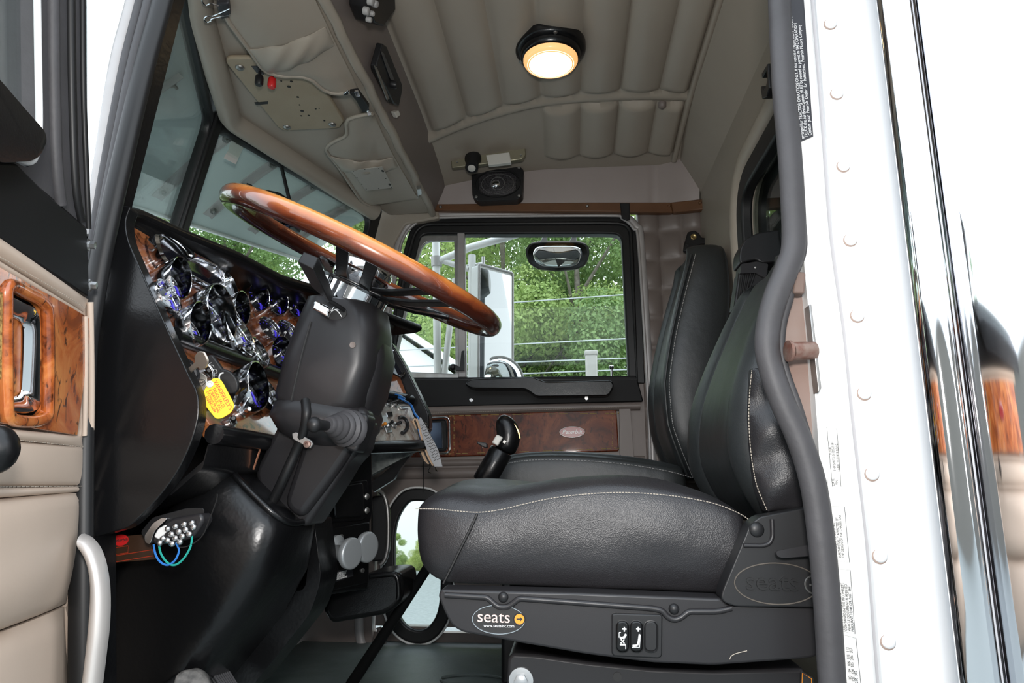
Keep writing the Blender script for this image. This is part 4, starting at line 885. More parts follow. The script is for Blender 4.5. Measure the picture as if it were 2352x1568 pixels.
# ================================================================== STEERING WHEEL
sw = thing('steering_wheel', 'lacquered sunburst wood steering wheel with black spokes and chrome hub', 'steering wheel', V((-.375, 1.2, .945)))
La, Ra = U(572, 490, 1.2), U(1128, 742, 1.2); wc = (La+Ra)/2; wr_ = (Ra-La).length/2; wa = (Ra-La).normalized()
b0 = V((0, -1, 0)); b0 = (b0-wa*b0.dot(wa)).normalized(); wn = wa.cross(b0)
if wn.z < 0: wn = -wn
be = R(3.2); wbv = b0*math.cos(be)-wn*math.sin(be); wn = wa.cross(wbv)
if wn.z < 0: wn = -wn
WW = lambda a, r, h=0: wc+wa*math.cos(a)*r+wbv*math.sin(a)*r+wn*h
NT, NP, rt = 160, 20, .0172
m = MB(); rings = []
for i in range(NT):
    a = 2*math.pi*i/NT
    ring = []
    for j in range(NP):
        p_ = 2*math.pi*j/NP
        bump = 1 - .05*max(0, math.cos(2*p_+1))*(.5+.5*math.cos(a*18))*(1 if math.cos(p_) < 0 else 0)
        ring.append(WW(a, wr_+rt*.95*math.cos(p_)*bump, rt*1.05*math.sin(p_)))
    rings.append(ring)
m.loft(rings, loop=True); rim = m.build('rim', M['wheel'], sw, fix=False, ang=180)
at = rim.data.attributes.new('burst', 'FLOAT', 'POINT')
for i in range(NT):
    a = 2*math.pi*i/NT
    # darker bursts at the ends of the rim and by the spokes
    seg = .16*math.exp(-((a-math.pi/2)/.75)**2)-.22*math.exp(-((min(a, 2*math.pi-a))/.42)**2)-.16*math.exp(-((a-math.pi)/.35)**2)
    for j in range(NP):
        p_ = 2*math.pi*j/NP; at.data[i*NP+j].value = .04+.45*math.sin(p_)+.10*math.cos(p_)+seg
# hub
f = Fr(wc-wn*.046, wa, wbv); 
if f.w.dot(wn) < 0: f = Fr(wc-wn*.046, wa, -wbv)
m = MB(); m.lathe(f, [(.062, -.034), (.066, -.032), (.066, -.003), (.062, 0), (.05, .002), (0, .002)], 48); m.build('hub_ring', M['chrome'], sw)
m = MB(); m.lathe(f, [(.046, .004), (.051, .012), (.055, .042), (.050, .052), (.028, .058), (0, .059)], 48); m.build('horn_bowl', M['chrome'], sw)
m = MB(); m.lathe(f, [(.068, -.002), (.068, .003), (.05, .006), (.02, .006)], 48); m.build('hub_plate', M['padblack'], sw)
sw_r = wr_-rt*.5
for k, a in enumerate((R(72), R(34), R(-66), R(-128))):
    rd_ = (wa*math.cos(a)+wbv*math.sin(a)); td = wn.cross(rd_)
    o = f.o
    for s in (-1, 1):
        m = MB(); inner = o+rd_*.060+td*s*.020+wn*.000; outer_ = wc+rd_*sw_r+td*s*.026-wn*.004
        mid = inner.lerp(outer_, .45)-wn*.004
        rings = []
        for q, wd in ((inner, .013), (mid, .010), (outer_, .011)): rings.append([q+td*wd+wn*.003, q-td*wd+wn*.003, q-td*wd-wn*.003, q+td*wd-wn*.003])
        m.loft(rings); spk = m.build('spoke', M['gloss'], sw, bevel=.0012)
    m = MB(); m.prism([o+rd_*.055+td*.035, o+rd_*.085+td*.035, o+rd_*.10+td*.012, o+rd_*.10-td*.012, o+rd_*.085-td*.035, o+rd_*.055-td*.035], wn*.005); m.build('spoke_root', M['gloss'], sw, bevel=.0015)
    m = MB()
    rings = [[WW(a+da, wr_+rt*1.02*math.cos(pp)*(.9 if abs(da) > .12 else 1.03), rt*1.02*math.sin(pp)*(.9 if abs(da) > .12 else 1.03)) for pp in [R(180+20*j) for j in range(0, 10)]] for da in [(-.14+.28*t/8) for t in range(9)]]
    if k > 1: m.loft(rings, closed=False, cap=(False, False)); m.build('spoke_mount', M['chrome'], sw)
# ================================================================== STEERING COLUMN
sc_ = thing('steering_column', 'black plastic steering column shroud with signal lever below the wheel', 'steering column', U(770, 800, 1.2))
A0 = f(0, 0, -.032); B0 = U(752, 925, 1.21); ax = (B0-A0); AL = ax.length; ax.normalize()
cu_ = V((0, 1, 0)); cu_ = (cu_-ax*cu_.dot(ax)).normalized(); cw = ax.cross(cu_)
if cw.x < 0: cw = -cw
def csec(t, hx0, hx1, hy0, hy1, r, k=5):      # cross-section at distance t: extents along cw and y
    o = A0+ax*t; return rpoly([o+cw*hx0+cu_*hy0, o+cw*hx1+cu_*hy0, o+cw*hx1+cu_*hy1, o+cw*hx0+cu_*hy1], r, k)
m = MB(); m.loft([csec(.0, -.050, .06, -.06, .06, .045), csec(.006, -.062, .072, -.072, .072, .05), csec(.05, -.066, .085, -.080, .078, .045), csec(.115, -.072, .088, -.084, .08, .035), csec(.185, -.076, .080, -.084, .08, .04), csec(.205, -.070, .07, -.078, .07, .04), csec(.212, -.06, .05, -.06, .05, .035)])
m.build('upper_shroud', M['satin'], sc_, ang=50)
m = MB(); m.loft([csec(.17, -.045, .075, -.06, .10, .05), csec(.20, -.075, .088, -.088, .11, .05), csec(.225, -.078, .086, -.092, .11, .05), csec(.25, -.060, .074, -.08, .10, .05), csec(.265, -.03, .06, -.05, .07, .04)])
m.build('lower_shroud', M['satin'], sc_, ang=50)
m = MB(); m.loft([csec(.06, .03, .084, -.03, .07, .03), csec(.09, .03, .095, -.045, .08, .04), csec(.16, .03, .094, -.045, .08, .04), csec(.20, .03, .085, -.03, .07, .03)]); m.build('tilt_pod', M['satin'], sc_, ang=50)
m = MB(); m.tube([A0+ax*.055+cw*-.028-cu_*.0805, A0+ax*.115+cw*-.030-cu_*.0845, A0+ax*.195+cw*-.032-cu_*.083], .0022, 6); m.build('shroud_seam', M['ink'], sc_)
m = MB(); pS = A0+ax*.085+cw*.055-cu_*.0835; m.lathe(Fr(pS, cw, w=-cu_), [(.0055, -.002), (.0055, .001), (.004, .001), (0, -.001)], 10); m.build('screw', M['dimbrownvinyl'], sc_)
# wire opening and wires
pO = A0+ax*.030+cw*.006-cu_*.0775; fO = Fr(pO, cw*1+ax*.15, w=-cu_)
m = MB(); m.prism(ellip(fO, .026, .0155, -.001, 20), fO.w*.003); wo = m.build('wire_opening', M['ink'], sc_)
m = MB()
for a, b, c, d in ((.002, .002, .020, -.006), (-.004, -.006, .016, .006), (.004, .010, -.002, -.008)): m.tube(cr([fO(a, b, .003), fO((a+c)/2, (b+d)/2+.003, .006), fO(c, d, .003)], 5), .0008, 5)
m.build('wire', M['whiteink'], wo)
# signal lever
e0 = [U(683, 600, .985), U(697, 577, 1.0), U(733, 591, 1.0), U(719, 617, .985)]; e1 = [U(722, 664, 1.085), U(732, 650, 1.10), U(766, 683, 1.10), U(757, 694, 1.085)]
em = [a.lerp(b, .85)+(a-sum(e0, V())/4)*.12 for a, b in zip(e0, e1)]
m = MB(); m.loft([e0, em, e1]); m.build('signal_lever', M['plastic'], sc_, bevel=.002)
m = MB(); m.tube(cr([U(755, 690, 1.09), U(775, 702, 1.105), U(790, 712, 1.12)], 6), .004, 8); m.build('lever_cable', M['drubber'], sc_)
cq = [U(716, 708, 1.098), U(722, 688, 1.10), U(758, 706, 1.10), U(752, 728, 1.098)]
m = MB(); m.prism(cq, (0, .012, 0)); m.build('chrome_clip', M['chrome'], sc_, bevel=.003)
# lower column plate
def qd(pts, y0, y1): return [U(a, b, y) for (a, b), y in zip(pts, (y0, y0, y1, y1))]
m = MB(); m.prism(rpoly([U(672, 905, 1.165), U(842, 960, 1.165), U(826, 1035, 1.17), U(800, 1060, 1.175), U(770, 1110, 1.18), U(700, 1215, 1.19), U(600, 1140, 1.20), U(582, 1085, 1.19)], .015), (0, .09, 0)); lab(m.build('column_cover', M['satin'], sc_, bevel=.010, seg=3), 'flat black lower column cover')
m = MB(); m.prism(rpoly([U(725, 900, 1.15), U(845, 940, 1.15), U(842, 972, 1.15), U(800, 1042, 1.155), U(760, 1100, 1.16), U(688, 1195, 1.17), U(648, 1160, 1.17), U(690, 1030, 1.16)], .02), (0, .05, 0)); m.build('cover_ridge', M['satin'], sc_, bevel=.012, seg=3)
m = MB(); m.tube(cr([U(702, 920, 1.13), U(704, 950, 1.12), U(698, 990, 1.13), U(680, 1035, 1.145), U(655, 1090, 1.15), U(620, 1165, 1.17)], 6), .0085, 10); m.build('cable', M['drubber'], sc_)
m = MB(); m.prism(rpoly(Us([(670, 995), (680, 992), (716, 1012), (719, 1020), (712, 1030), (672, 1008)], 1.128), .002), (0, .006, 0)); cl = m.build('cable_clamp', M['dullsteel'], sc_, bevel=.001)
m = MB(); m.lathe(Fr(U(706, 1020, 1.127), (1, 0, 0), (0, 0, 1)), [(.006, -.002), (.006, .003), (.003, .004), (.003, .001), (0, .001)], 12); m.build('bolt', M['rust'], cl)
# hand control lever with bellows
hp_ = [U(722, 975, 1.03), U(738, 976, 1.05), U(758, 978, 1.075), U(812, 990, 1.13)]
m = MB(); m.ball(Fr(hp_[0], (1, 0, 0), (0, 1, 0)), .0115, .0115, .0125, 16); m.tube([hp_[0], hp_[1], hp_[2]], [.0095, .0085, .0075], 12); m.build('trailer_brake_knob', M['plastic'], sc_)
dd = (hp_[3]-hp_[1]).normalized(); fb_ = Fr(U(752, 975, 1.065), dd.orthogonal(), w=dd)
prof = []
for i in range(5): r0 = .014+.0042*i; prof += [(r0*.82, .0105*i), (r0, .0105*i+.004), (r0, .0105*i+.007)]
prof += [(.028, .054), (.032, .058), (.032, .064)]
m = MB(); m.lathe(fb_, prof, 28); m.build('bellows', M['rubber'], sc_)
m = MB(); m.prism(rpoly(Us([(796, 943), (842, 950), (846, 962), (818, 1040), (790, 1030), (786, 985)], 1.115), .008), (0, .05, 0)); m.build('control_housing', M['plastic'], sc_, bevel=.004)
# ================================================================== LOWER SHELLS
bs = thing('column_boot', 'glossy black moulded shell around the foot of the steering column', 'column shell', U(560, 1300, 1.22))
def bsec(px, py, hw, ang, y, dy): 
    c = U(px, py, y); a = U(px+hw*math.cos(R(ang)), py+hw*math.sin(R(ang)), y)-c; return rpoly([c-a+V((0, -dy, 0)), c+a+V((0, -dy, 0)), c+a+V((0, dy, 0)), c-a+V((0, dy, 0))], .05, 5)
m = MB(); m.loft([bsec(632, 1134, 92, 44, 1.20, .085), bsec(618, 1152, 104, 46, 1.20, .10), bsec(575, 1225, 132, 48, 1.21, .12), bsec(510, 1310, 150, 50, 1.24, .13), bsec(425, 1410, 165, 52, 1.28, .14), bsec(330, 1530, 175, 55, 1.32, .14)])
m.build('shell', M['gloss'], bs, ang=60)
m = MB(); m.tube(bsec(632, 1134, 92, 44, 1.20, .085), .006, 8, True); m.build('opening_lip', M['gloss'], bs)
m = MB(); m.prism(rpoly(Us([(395, 1250), (460, 1230), (480, 1330), (700, 1360), (720, 1180), (738, 1330), (712, 1410), (640, 1500), (560, 1600), (250, 1600), (250, 1330)], 1.34), .02), (0, .1, 0)); m.build('toe_board', M['gloss'], bs, bevel=.02, seg=3)
m = MB(); m.tube(cr(Us([(582, 1078), (588, 1060), (594, 1042), (598, 1028)], 1.16), 4), .0018, 6); tag(m.build('copper_line', M['copper']), 'thin copper line beside the steering column', 'line')
# centre stack
cs = thing('centre_stack', 'black lower centre dash stack with a pocket and pull valves', 'console', UX(800, 1230, -.5))
XS = 0.0
SN = V((.92, -.39, 0)).normalized(); SO = V((-.49, 1.60, 0)); ST = V((.39, .92, 0)).normalized()
def UXS(a, b, x): return UP(a, b, SO+SN*x, SN)
def SX(pts, x): return [UXS(a, b, x) for a, b in pts]
m = MB(); m.prism(rpoly(SX([(728, 1085), (800, 1030), (856, 1035), (858, 1180), (850, 1200), (848, 1352), (722, 1372), (724, 1200)], XS), .01), -SN*.10); m.build('body', M['gloss'], cs, bevel=.006)
m = MB(); m.prism(rpoly(SX([(756, 1112), (846, 1100), (847, 1180), (836, 1196), (755, 1200)], XS+.006), .012), -SN*.006); pk = m.build('pocket_bezel', M['gloss'], cs, bevel=.004)
m = MB(); m.prism(rpoly(SX([(768, 1118), (836, 1106), (838, 1178), (828, 1188), (770, 1190)], XS+.014), .01), -SN*.008); m.build('pocket_door', M['padblack'], pk, bevel=.004)
for a, b in ((843, 1140), (843, 1172), (760, 1150)):
    m = MB(); m.lathe(Fr(UXS(a, b, XS+.007), ST, w=SN), [(.008, 0), (.006, .003), (0, .004)], 12); m.build('screw', M['dullsteel'], pk)
m = MB(); m.prism(rpoly(SX([(740, 1215), (850, 1198), (848, 1338), (738, 1362)], XS+.006), .006), -SN*.006); vpn = m.build('valve_panel', M['gloss'], cs, bevel=.003)
for a, b in ((733, 1266), (772, 1252)):
    f_ = Fr(UXS(a, b, XS+.006)-SN*.0, ST, w=SN)
    m = MB(); m.lathe(f_, [(.022, 0), (.022, .006), (.016, .010), (.010, .012), (.010, .03), (.0155, .031), (.0155, .072), (.022, .078), (.031, .080), (.032, .084), (.032, .090), (.030, .093), (.026, .0935), (0, .0925)], 32); lab(m.build('pull_valve', M['knob'], cs), 'round flat grey pull valve knob')
for a, b in ((736, 1340), (833, 1310), (784, 1232)):
    m = MB(); m.lathe(Fr(UXS(a, b, XS+.007), ST, w=SN), [(.006, -.003), (.005, .002), (0, .003)], 10); m.build('screw', M['dullsteel'], cs)
pl_ = SX([(750, 1318), (808, 1302), (812, 1322), (754, 1342)], XS+.008); m = MB(); m.prism(rpoly(pl_, .003), -SN*.002); lp = m.build('instruction_plate', M['lblack'], cs)
o = UXS(781, 1322, XS+.0085); r_ = UXS(801, 1316.5, XS+.0085)-o
for k, (s, dy) in enumerate((('ALL SAFETY AND EMERGENCY', -7), ('VALVE MUST BE PUSHED IN', -3), ('TO RELEASE BRAKES', 1.5), ('PULL TO APPLY PARKING BRAKE', 6))):
    text('lettering', s, UXS(781, 1322+dy, XS+.0085), r_, (0, 0, 1), .0052, M['whiteink'], lp, .0002, stretch=.62)
ch = thing('cup_holder', 'black moulded bin below the centre stack', 'bin', UX(880, 1370, -.46))
m = MB(); m.prism(rpoly(Us([(848, 1318), (905, 1312), (922, 1318), (927, 1345), (924, 1375), (905, 1398), (880, 1412), (760, 1432), (740, 1400), (760, 1350)], 1.70), .012), (0, .16, 0)); m.build('bin', M['padblack'], ch, bevel=.014, seg=3)
m = MB(); m.tube(cr(Us([(850, 1322), (895, 1318), (912, 1326), (916, 1360), (914, 1376)], 1.69), 5), .006, 8); m.build('bin_rim', M['gloss'], ch)
gh = thing('grab_handle', 'vertical chrome edged black grab handle ahead of the passenger door', 'handle', U(880, 1210, 2.3))
m = MB(); m.prism(rpoly(Us([(852, 1140), (880, 1136), (890, 1175), (890, 1260), (882, 1288), (852, 1290)], 2.32), .012), (0, .05, 0)); m.build('handle_body', M['plastic'], gh, bevel=.006)
m = MB(); m.tube(cr(Us([(872, 1128), (884, 1142), (891, 1180), (891, 1250), (884, 1284), (874, 1296)], 2.305), 5), .008, 10); m.build('chrome_edge', M['dullsteel'], gh)
# pedals
pd1 = thing('accelerator_pedal', 'ribbed black accelerator pedal on the floor', 'pedal', U(500, 1540, 1.26))
pq = [U(452, 1502, 1.22), U(486, 1478, 1.30), U(556, 1590, 1.28), U(520, 1600, 1.20)]
nn = (pq[1]-pq[0]).cross(pq[3]-pq[0]).normalized(); 
if nn.x < 0: nn = -nn
m = MB(); m.prism(pq, -nn*.015); m.build('pad', M['drubber'], pd1, bevel=.003)
m = MB()
for i in range(8): t = (i+.5)/8; m.tube([pq[0].lerp(pq[1], t)+nn*.001, pq[3].lerp(pq[2], t)+nn*.001], .0028, 6)
m.build('rib', M['rubber'], pd1)
pd2 = thing('brake_pedal', 'worn black brake pedal with scuffed rubber left of the accelerator', 'pedal', U(440, 1555, 1.15))
pq = [U(397, 1568, 1.10), U(404, 1546, 1.11), U(420, 1538, 1.12), U(456, 1531, 1.13), U(472, 1545, 1.13), U(492, 1590, 1.12), U(396, 1600, 1.09)]
m = MB(); m.prism(pq, (-.01, .03, -.01)); m.build('pad', M['pedal'], pd2, bevel=.006, seg=3)
m = MB(); m.tube([U(450, 1575, 1.15), U(415, 1562, 1.14), V((-.78, 1.10, .12))], .012, 8); m.build('arm', M['matte'], pd2)
# placard and LED lamp
pc = thing('fuse_placard', 'dark brown placard with red print below the dashboard', 'placard', U(290, 1265, 1.05))
PY_ = 1.045
m = MB(); m.prism(Us([(228, 1236), (340, 1226), (356, 1284), (248, 1293)], PY_), (0, .004, 0)); m.build('card', mat('brown_card', (.045, .022, .012), .4), pc)
red_ = mat('dim_red_print', (.45, .05, .02), .5)
m = MB(); m.prism(ellip(Fr(U(277, 1240, PY_-.001), (1, 0, .05), (0, 0, 1)), .0125, .0085), (0, .001, 0)); m.build('red_oval', M['red'], pc)
text('lettering', 'Peterbilt', U(277, 1240, PY_-.0015), (1, 0, .08), (0, 0, 1), .0068, M['ink'], pc, .0002, shear=.2)
for q in ([(258, 1258), (294, 1253), (294, 1269), (258, 1274)], [(253, 1278), (350, 1262), (352, 1276), (253, 1292)], [(234, 1266), (254, 1264), (254, 1268), (234, 1270)]):
    m = MB(); m.tube(Us(q, PY_-.001), .0006, 4, True); m.build('printed_line', red_, pc)
ll = thing('led_lamp', 'clear multi element LED lamp hanging under the dash by coloured wires', 'lamp', U(400, 1210, 1.05))
y0 = 1.0
m = MB(); m.loft([rpoly(Us([(322, 1222), (350, 1188), (430, 1166), (468, 1166), (470, 1180), (432, 1184), (368, 1206), (340, 1246)], y), .006) for y in (y0+.012, y0+.05)]); m.build('mount_bracket', M['plastic'], ll, bevel=.003)
m = MB(); m.prism(rpoly(Us([(330, 1232), (352, 1200), (372, 1188), (385, 1190), (356, 1218), (344, 1250), (334, 1246)], y0+.004), .004), (0, .03, 0)); m.build('chrome_bezel', M['chrome'], ll, bevel=.003)
m = MB(); m.prism(rpoly(Us([(344, 1246), (358, 1216), (392, 1190), (462, 1178), (468, 1194), (458, 1212), (440, 1236), (368, 1252)], y0-.004), .008), (0, .03, 0)); m.build('housing', M['satin'], ll, bevel=.004)
lr = [(375, 1236), (395, 1226), (412, 1220), (428, 1216), (446, 1210), (368, 1246), (386, 1240), (404, 1235), (420, 1231), (436, 1226), (386, 1214), (404, 1208), (424, 1203), (442, 1200), (396, 1248), (414, 1244)]
for px, py in lr:
    m = MB(); fL = Fr(U(px, py, y0-.006), (1, 0, 0), w=(0, -1, -.3)); m.lathe(fL, [(.0045, 0), (.0045, .002), (.003, .004), (0, .005)], 12); m.build('led', M['steel'] if 1 else 0, ll)
m = MB(); m.prism(rpoly(Us([(352, 1232), (362, 1214), (380, 1204), (386, 1216), (364, 1240)], y0-.007), .003), (0, .004, 0)); m.build('side_lens', M['offwhite'], ll, bevel=.002)
for nm, mt, pts in (('blue_wire', 'blue', [(353, 1250), (357, 1272), (368, 1290), (385, 1297), (402, 1286), (411, 1264), (404, 1246)]), ('green_wire', 'teal', [(365, 1250), (370, 1272), (385, 1292), (402, 1297), (422, 1282), (438, 1254), (441, 1228)]), ('black_wire', 'drubber', [(395, 1240), (414, 1256), (440, 1250), (466, 1228), (482, 1190), (497, 1150), (499, 1134)])):
    m = MB(); m.tube(cr(Us(pts, y0-.002), 6), .0016 if mt != 'drubber' else .001, 6); m.build('wire', M[mt], ll)
# ================================================================== SEATS
def seat_cushion(xs, side, crest, cen, bot, yc, hw, hws, bol=.19, inn=.115):
    # lists over stations xs: heights of the side seam, bolster crest, centre and bottom; hws half-width factors
    rings = []
    for x, zs, zc, zm, zb, k in zip(xs, side, crest, cen, bot, hws):
        h = hw*k; pts = [(-h*.93, zb), (-h*1.0, lerp(zb, zs, .25)), (-h*1.03, lerp(zb, zs, .6)), (-h*1.0, zs-.002), (-h*.93, lerp(zs, zc, .62)), (-bol*k, zc), (-lerp(bol, inn, .5)*k, lerp(zc, zm, .42)), (-inn*k, zm-.002), (-.05*k, zm+.003), (.05*k, zm+.003), (inn*k, zm-.002), (lerp(bol, inn, .5)*k, lerp(zc, zm, .42)), (bol*k, zc), (h*.93, lerp(zs, zc, .62)), (h, zs-.002), (h*1.03, lerp(zb, zs, .6)), (h, lerp(zb, zs, .25)), (h*.93, zb)]
        rings.append(cr([V((x, yc+a, b)) for a, b in pts], 4)+[V((x, yc+h*.5, zb-.002)), V((x, yc-h*.5, zb-.002))])
    return rings
def wrinkle(rings, amp, sc, seed):
    c = V((0, 0, 0)); out = []
    for r in rings:
        cc = sum(r, V())/len(r); out.append([p+(p-cc).normalized()*amp*noise.noise(p*sc+V((seed, 0, 0))) for p in r])
    return out
ds = thing('driver_seat', 'near black leather driver seat with pale stitching on a black plastic base', 'seat', V((0, 1.3, .1)))
YS = 1.05
px_ = [943, 946, 955, 975, 1010, 1050, 1100, 1150, 1200, 1250, 1300, 1350, 1400, 1450, 1500, 1550, 1600, 1650, 1700, 1728]
sd = pl; 
side_px = [1172, 1171, 1170, 1170, 1171, 1175, 1178, 1172, 1160, 1149, 1141, 1136, 1133, 1133, 1136, 1141, 1149, 1161, 1182, 1202]
bot_px = [1240, 1275, 1303, 1325, 1345, 1347, 1349, 1351, 1353, 1355, 1358, 1360, 1362, 1364, 1366, 1368, 1370, 1371, 1372, 1372]
xs = [U(a, 1200, YS).x for a in px_]; zside = [U(a, b, YS).z for a, b in zip(px_, side_px)]; zbot = [U(a, b, YS).z for a, b in zip(px_, bot_px)]
zcr = [lerp(z, z2, 1) for z, z2 in zip(zside, [pl([943, 946, 955, 975, 1010, 1050, 1100, 1150, 1200, 1300, 1400, 1480, 1550, 1600, 1670, 1728], [.508, .514, .522, .531, .540, .541, .535, .538, .546, .556, .560, .560, .552, .541, .526, .500], a) for a in px_])]
zce = [pl([943, 946, 955, 975, 1010, 1060, 1130, 1200, 1300, 1450, 1600, 1728], [.508, .516, .526, .537, .547, .552, .550, .545, .535, .520, .505, .49], a) for a in px_]
hk = [pl([943, 946, 955, 975, 1010, 1060], [.80, .85, .90, .95, .985, 1.0], a) for a in px_]
rg = seat_cushion(xs, zside, zcr, zce, zbot, YS+.25, .243, hk)
rg = wrinkle(wrinkle(rg, .0035, 14, 3), .0015, 45, 9)
m = MB(); m.loft(rg); dcu = m.build('cushion', M['leather'], ds, sub=1, ang=60)
m = MB()
st = cr([U(a, b-2, YS-.0045) for a, b in zip(px_[2:], side_px[2:])], 14)
for i in range(0, len(st)-2, 2): m.tube([st[i]+V((0, -.001, 0)), st[i].lerp(st[i+1], 1.4)+V((0, -.001, 0))], .0007, 5)
m.build('stitching', M['thread'], dcu)
m = MB(); m.tube(cr(Us([(1096, 1180), (1080, 1215), (1060, 1255), (1038, 1300), (1018, 1340)], YS-.0075), 5), .002, 6); m.build('side_seam', M['drubber'], dcu)
def backrest(zs, xf, xb, yc, hws, groove=.012, gd=.6, bulge=.02):
    rings = []
    for z, a, b, h in zip(zs, xf, xb, hws):
        pts = [(a+.0+bulge*.3, -h*.97), (a-bulge*.5, -h*.80), (a+bulge*.1, -h*gd), (a+bulge*.2+groove, -h*gd+.006), (a+bulge*.1, -h*gd+.02), (a+bulge*.35, 0), (a+bulge*.1, h*gd-.02), (a+bulge*.2+groove, h*gd-.006), (a+bulge*.1, h*gd), (a-bulge*.5, h*.80), (a+bulge*.3, h*.97), (lerp(a, b, .3), h*1.03), (lerp(a, b, .7), h*1.02), (b-.01, h*.93), (b, h*.75), (b, -h*.75), (b-.01, -h*.93), (lerp(a, b, .7), -h*1.02), (lerp(a, b, .3), -h*1.03)]
        rings.append(cr([V((p, yc+q, z)) for p, q in pts], 4, True))
    return rings
zz = [.475, .49, .52, .56, .60, .65, .70, .75, .79, .83, .86, .885, .905, .922, .934, .940]
xf = [pl([.475, .50, .55, .60, .69, .78, .86, .98, 1.10, 1.2], [.325, .295, .268, .256, .264, .300, .338, .395, .43, .455], z) for z in zz]
xb = [a+pl([.475, .55, .7, .88, .925, .940], [.10, .15, .165, .12, .09, .06], z) for a, z in zip(xf, zz)]
xb = [min(b, .495) for b in xb]
hb2 = [pl([.475, .50, .56, .78, .86, .90, .932, .940], [.20, .225, .240, .238, .225, .205, .175, .14], z) for z in zz]
m = MB(); m.loft(wrinkle(backrest(zz, xf, xb, YS+.25, hb2), .0025, 12, 5)); dbk = m.build('backrest', M['seattop'], ds, sub=1, ang=60)
stp_ = [(1727, 850), (1722, 900), (1720, 960), (1723, 1020), (1730, 1075), (1740, 1120), (1762, 1172)]
m = MB(); sp2 = [U(a, b, 1.046) for a, b in cr2(stp_)] if False else cr([U(a, b, 1.050) for a, b in stp_], 16)
for i in range(0, len(sp2)-2, 2): m.tube([sp2[i], sp2[i].lerp(sp2[i+1], 1.4)], .0008, 5)
m.build('stitching', M['thread'], dbk)
sidep = [(1729, 845), (1724, 900), (1722, 960), (1725, 1020), (1732, 1075), (1743, 1125), (1764, 1174)]
side2 = [(1960, 845), (1960, 900), (1960, 960), (1960, 1020), (1955, 1075), (1950, 1125), (1930, 1170)]
A_, B_ = resample_open([U(a, b, 1.049) for a, b in sidep], 24), resample_open([U(a, b, 1.045) for a, b in side2], 24)
def sidefn(u, v):
    i = u*23; k = min(22, int(i)); p = A_[k].lerp(A_[k+1], i-k).lerp(B_[k].lerp(B_[k+1], i-k), v)
    p.y -= .022*math.sin(math.pi*min(1, v*1.6))**.7*math.sin(math.pi*u)**.4 + .006*math.sin(u*16+v*5)*math.exp(-v*1.4)*sm(0, .08, v)
    return p
m = MB(); m.sheet(sidefn, 46, 20, (0, .03, 0)); m.build('side_panel', M['leather'], dbk)
# plastic base
sk_ = [(1006, 1368), (1012, 1353), (1330, 1361), (1660, 1374), (1672, 1388), (1900, 1396), (1900, 1500), (1860, 1512), (1640, 1528), (1500, 1522), (1350, 1503), (1200, 1477), (1062, 1452), (1038, 1438), (1020, 1405)]
YB = 1.02
m = MB(); m.prism(rpoly(Us(sk_, YB), .010, 4), (0, .05, 0)); skt = m.build('side_skirt', M['satin'], ds, bevel=.008, seg=3)
m = MB(); m.box(WF, (-.10, 1.12, .31), (.40, 1.54, .395)); m.build('base_pan', M['plastic'], ds, bevel=.01)
rdg = [(1022, 1366), (1120, 1372), (1132, 1384), (1145, 1394), (1166, 1394), (1180, 1384), (1192, 1374), (1330, 1384), (1500, 1397), (1522, 1402), (1532, 1416), (1548, 1424), (1566, 1418), (1580, 1404), (1650, 1404), (1680, 1396)]
m = MB(); m.tube(rpoly(Us(rdg, YB-.001), .008, 4, False), .0042, 8); m.build('skirt_ridge', M['satin'], skt)
for a, b in ((1156, 1371), (1548, 1398)):
    m = MB(); m.ball(Fr(U(a, b, YB), (1, 0, 0), (0, 1, 0)), .0075, .006, .0075, 16); m.build('dome_plug', M['plastic'], skt)
def logo(par, px, py, y, h, mt_t, mt_c, mt_a, ex=.0006, circ=True):
    o = U(px, py, y); tx = text('lettering', 'seats', o, (1, 0, -.02), (0, 0, 1), h, mt_t, par, ex, stretch=1.08, spacing=.98)
    c = o+V((h*1.62, -.0003, -.001-h*.04)); f = Fr(c, (1, 0, 0), (0, 0, 1))
    m = MB(); m.prism(ellip(f, h*.34, h*.34, .0), f.w*ex*1.2); q = m.build('arrow_disc', mt_c, par, smooth=False)
    m = MB(); m.tube(ellip(f, h*.34, h*.34, ex), h*.035, 5, True); 
    m.prism([f(a*h, b*h, ex*1.2) for a, b in ((-.18, .04), (.04, .04), (.04, .14), (.21, 0), (.04, -.14), (.04, -.04), (-.18, -.04))], f.w*ex*.6); m.build('arrow', mt_a, q, smooth=False)
# sticker
cs_ = Fr(U(1145, 1422, YB-.0005), (1, 0, -.012), (0, 0, 1)); 
m = MB(); m.prism(ellip(cs_, .0375, .0195, 0, 40), cs_.w*.0012); bdg = lab(m.build('oval_badge', M['ink'], skt), 'black oval badge with a silver rim')
m = MB(); m.tube(ellip(cs_, .0372, .0192, .0012, 40), .0009, 6, True); m.build('badge_rim', M['chrome'], bdg)
logo(bdg, 1134, 1417, YB-.002, .0225, mat('pinkish_print', (.75, .55, .50), .5), M['orange'], M['ink'], .0003)
text('lettering', 'www.seatsinc.com', U(1146, 1437, YB-.002), (1, 0, 0), (0, 0, 1), .0058, M['whiteink'], bdg, .0002)
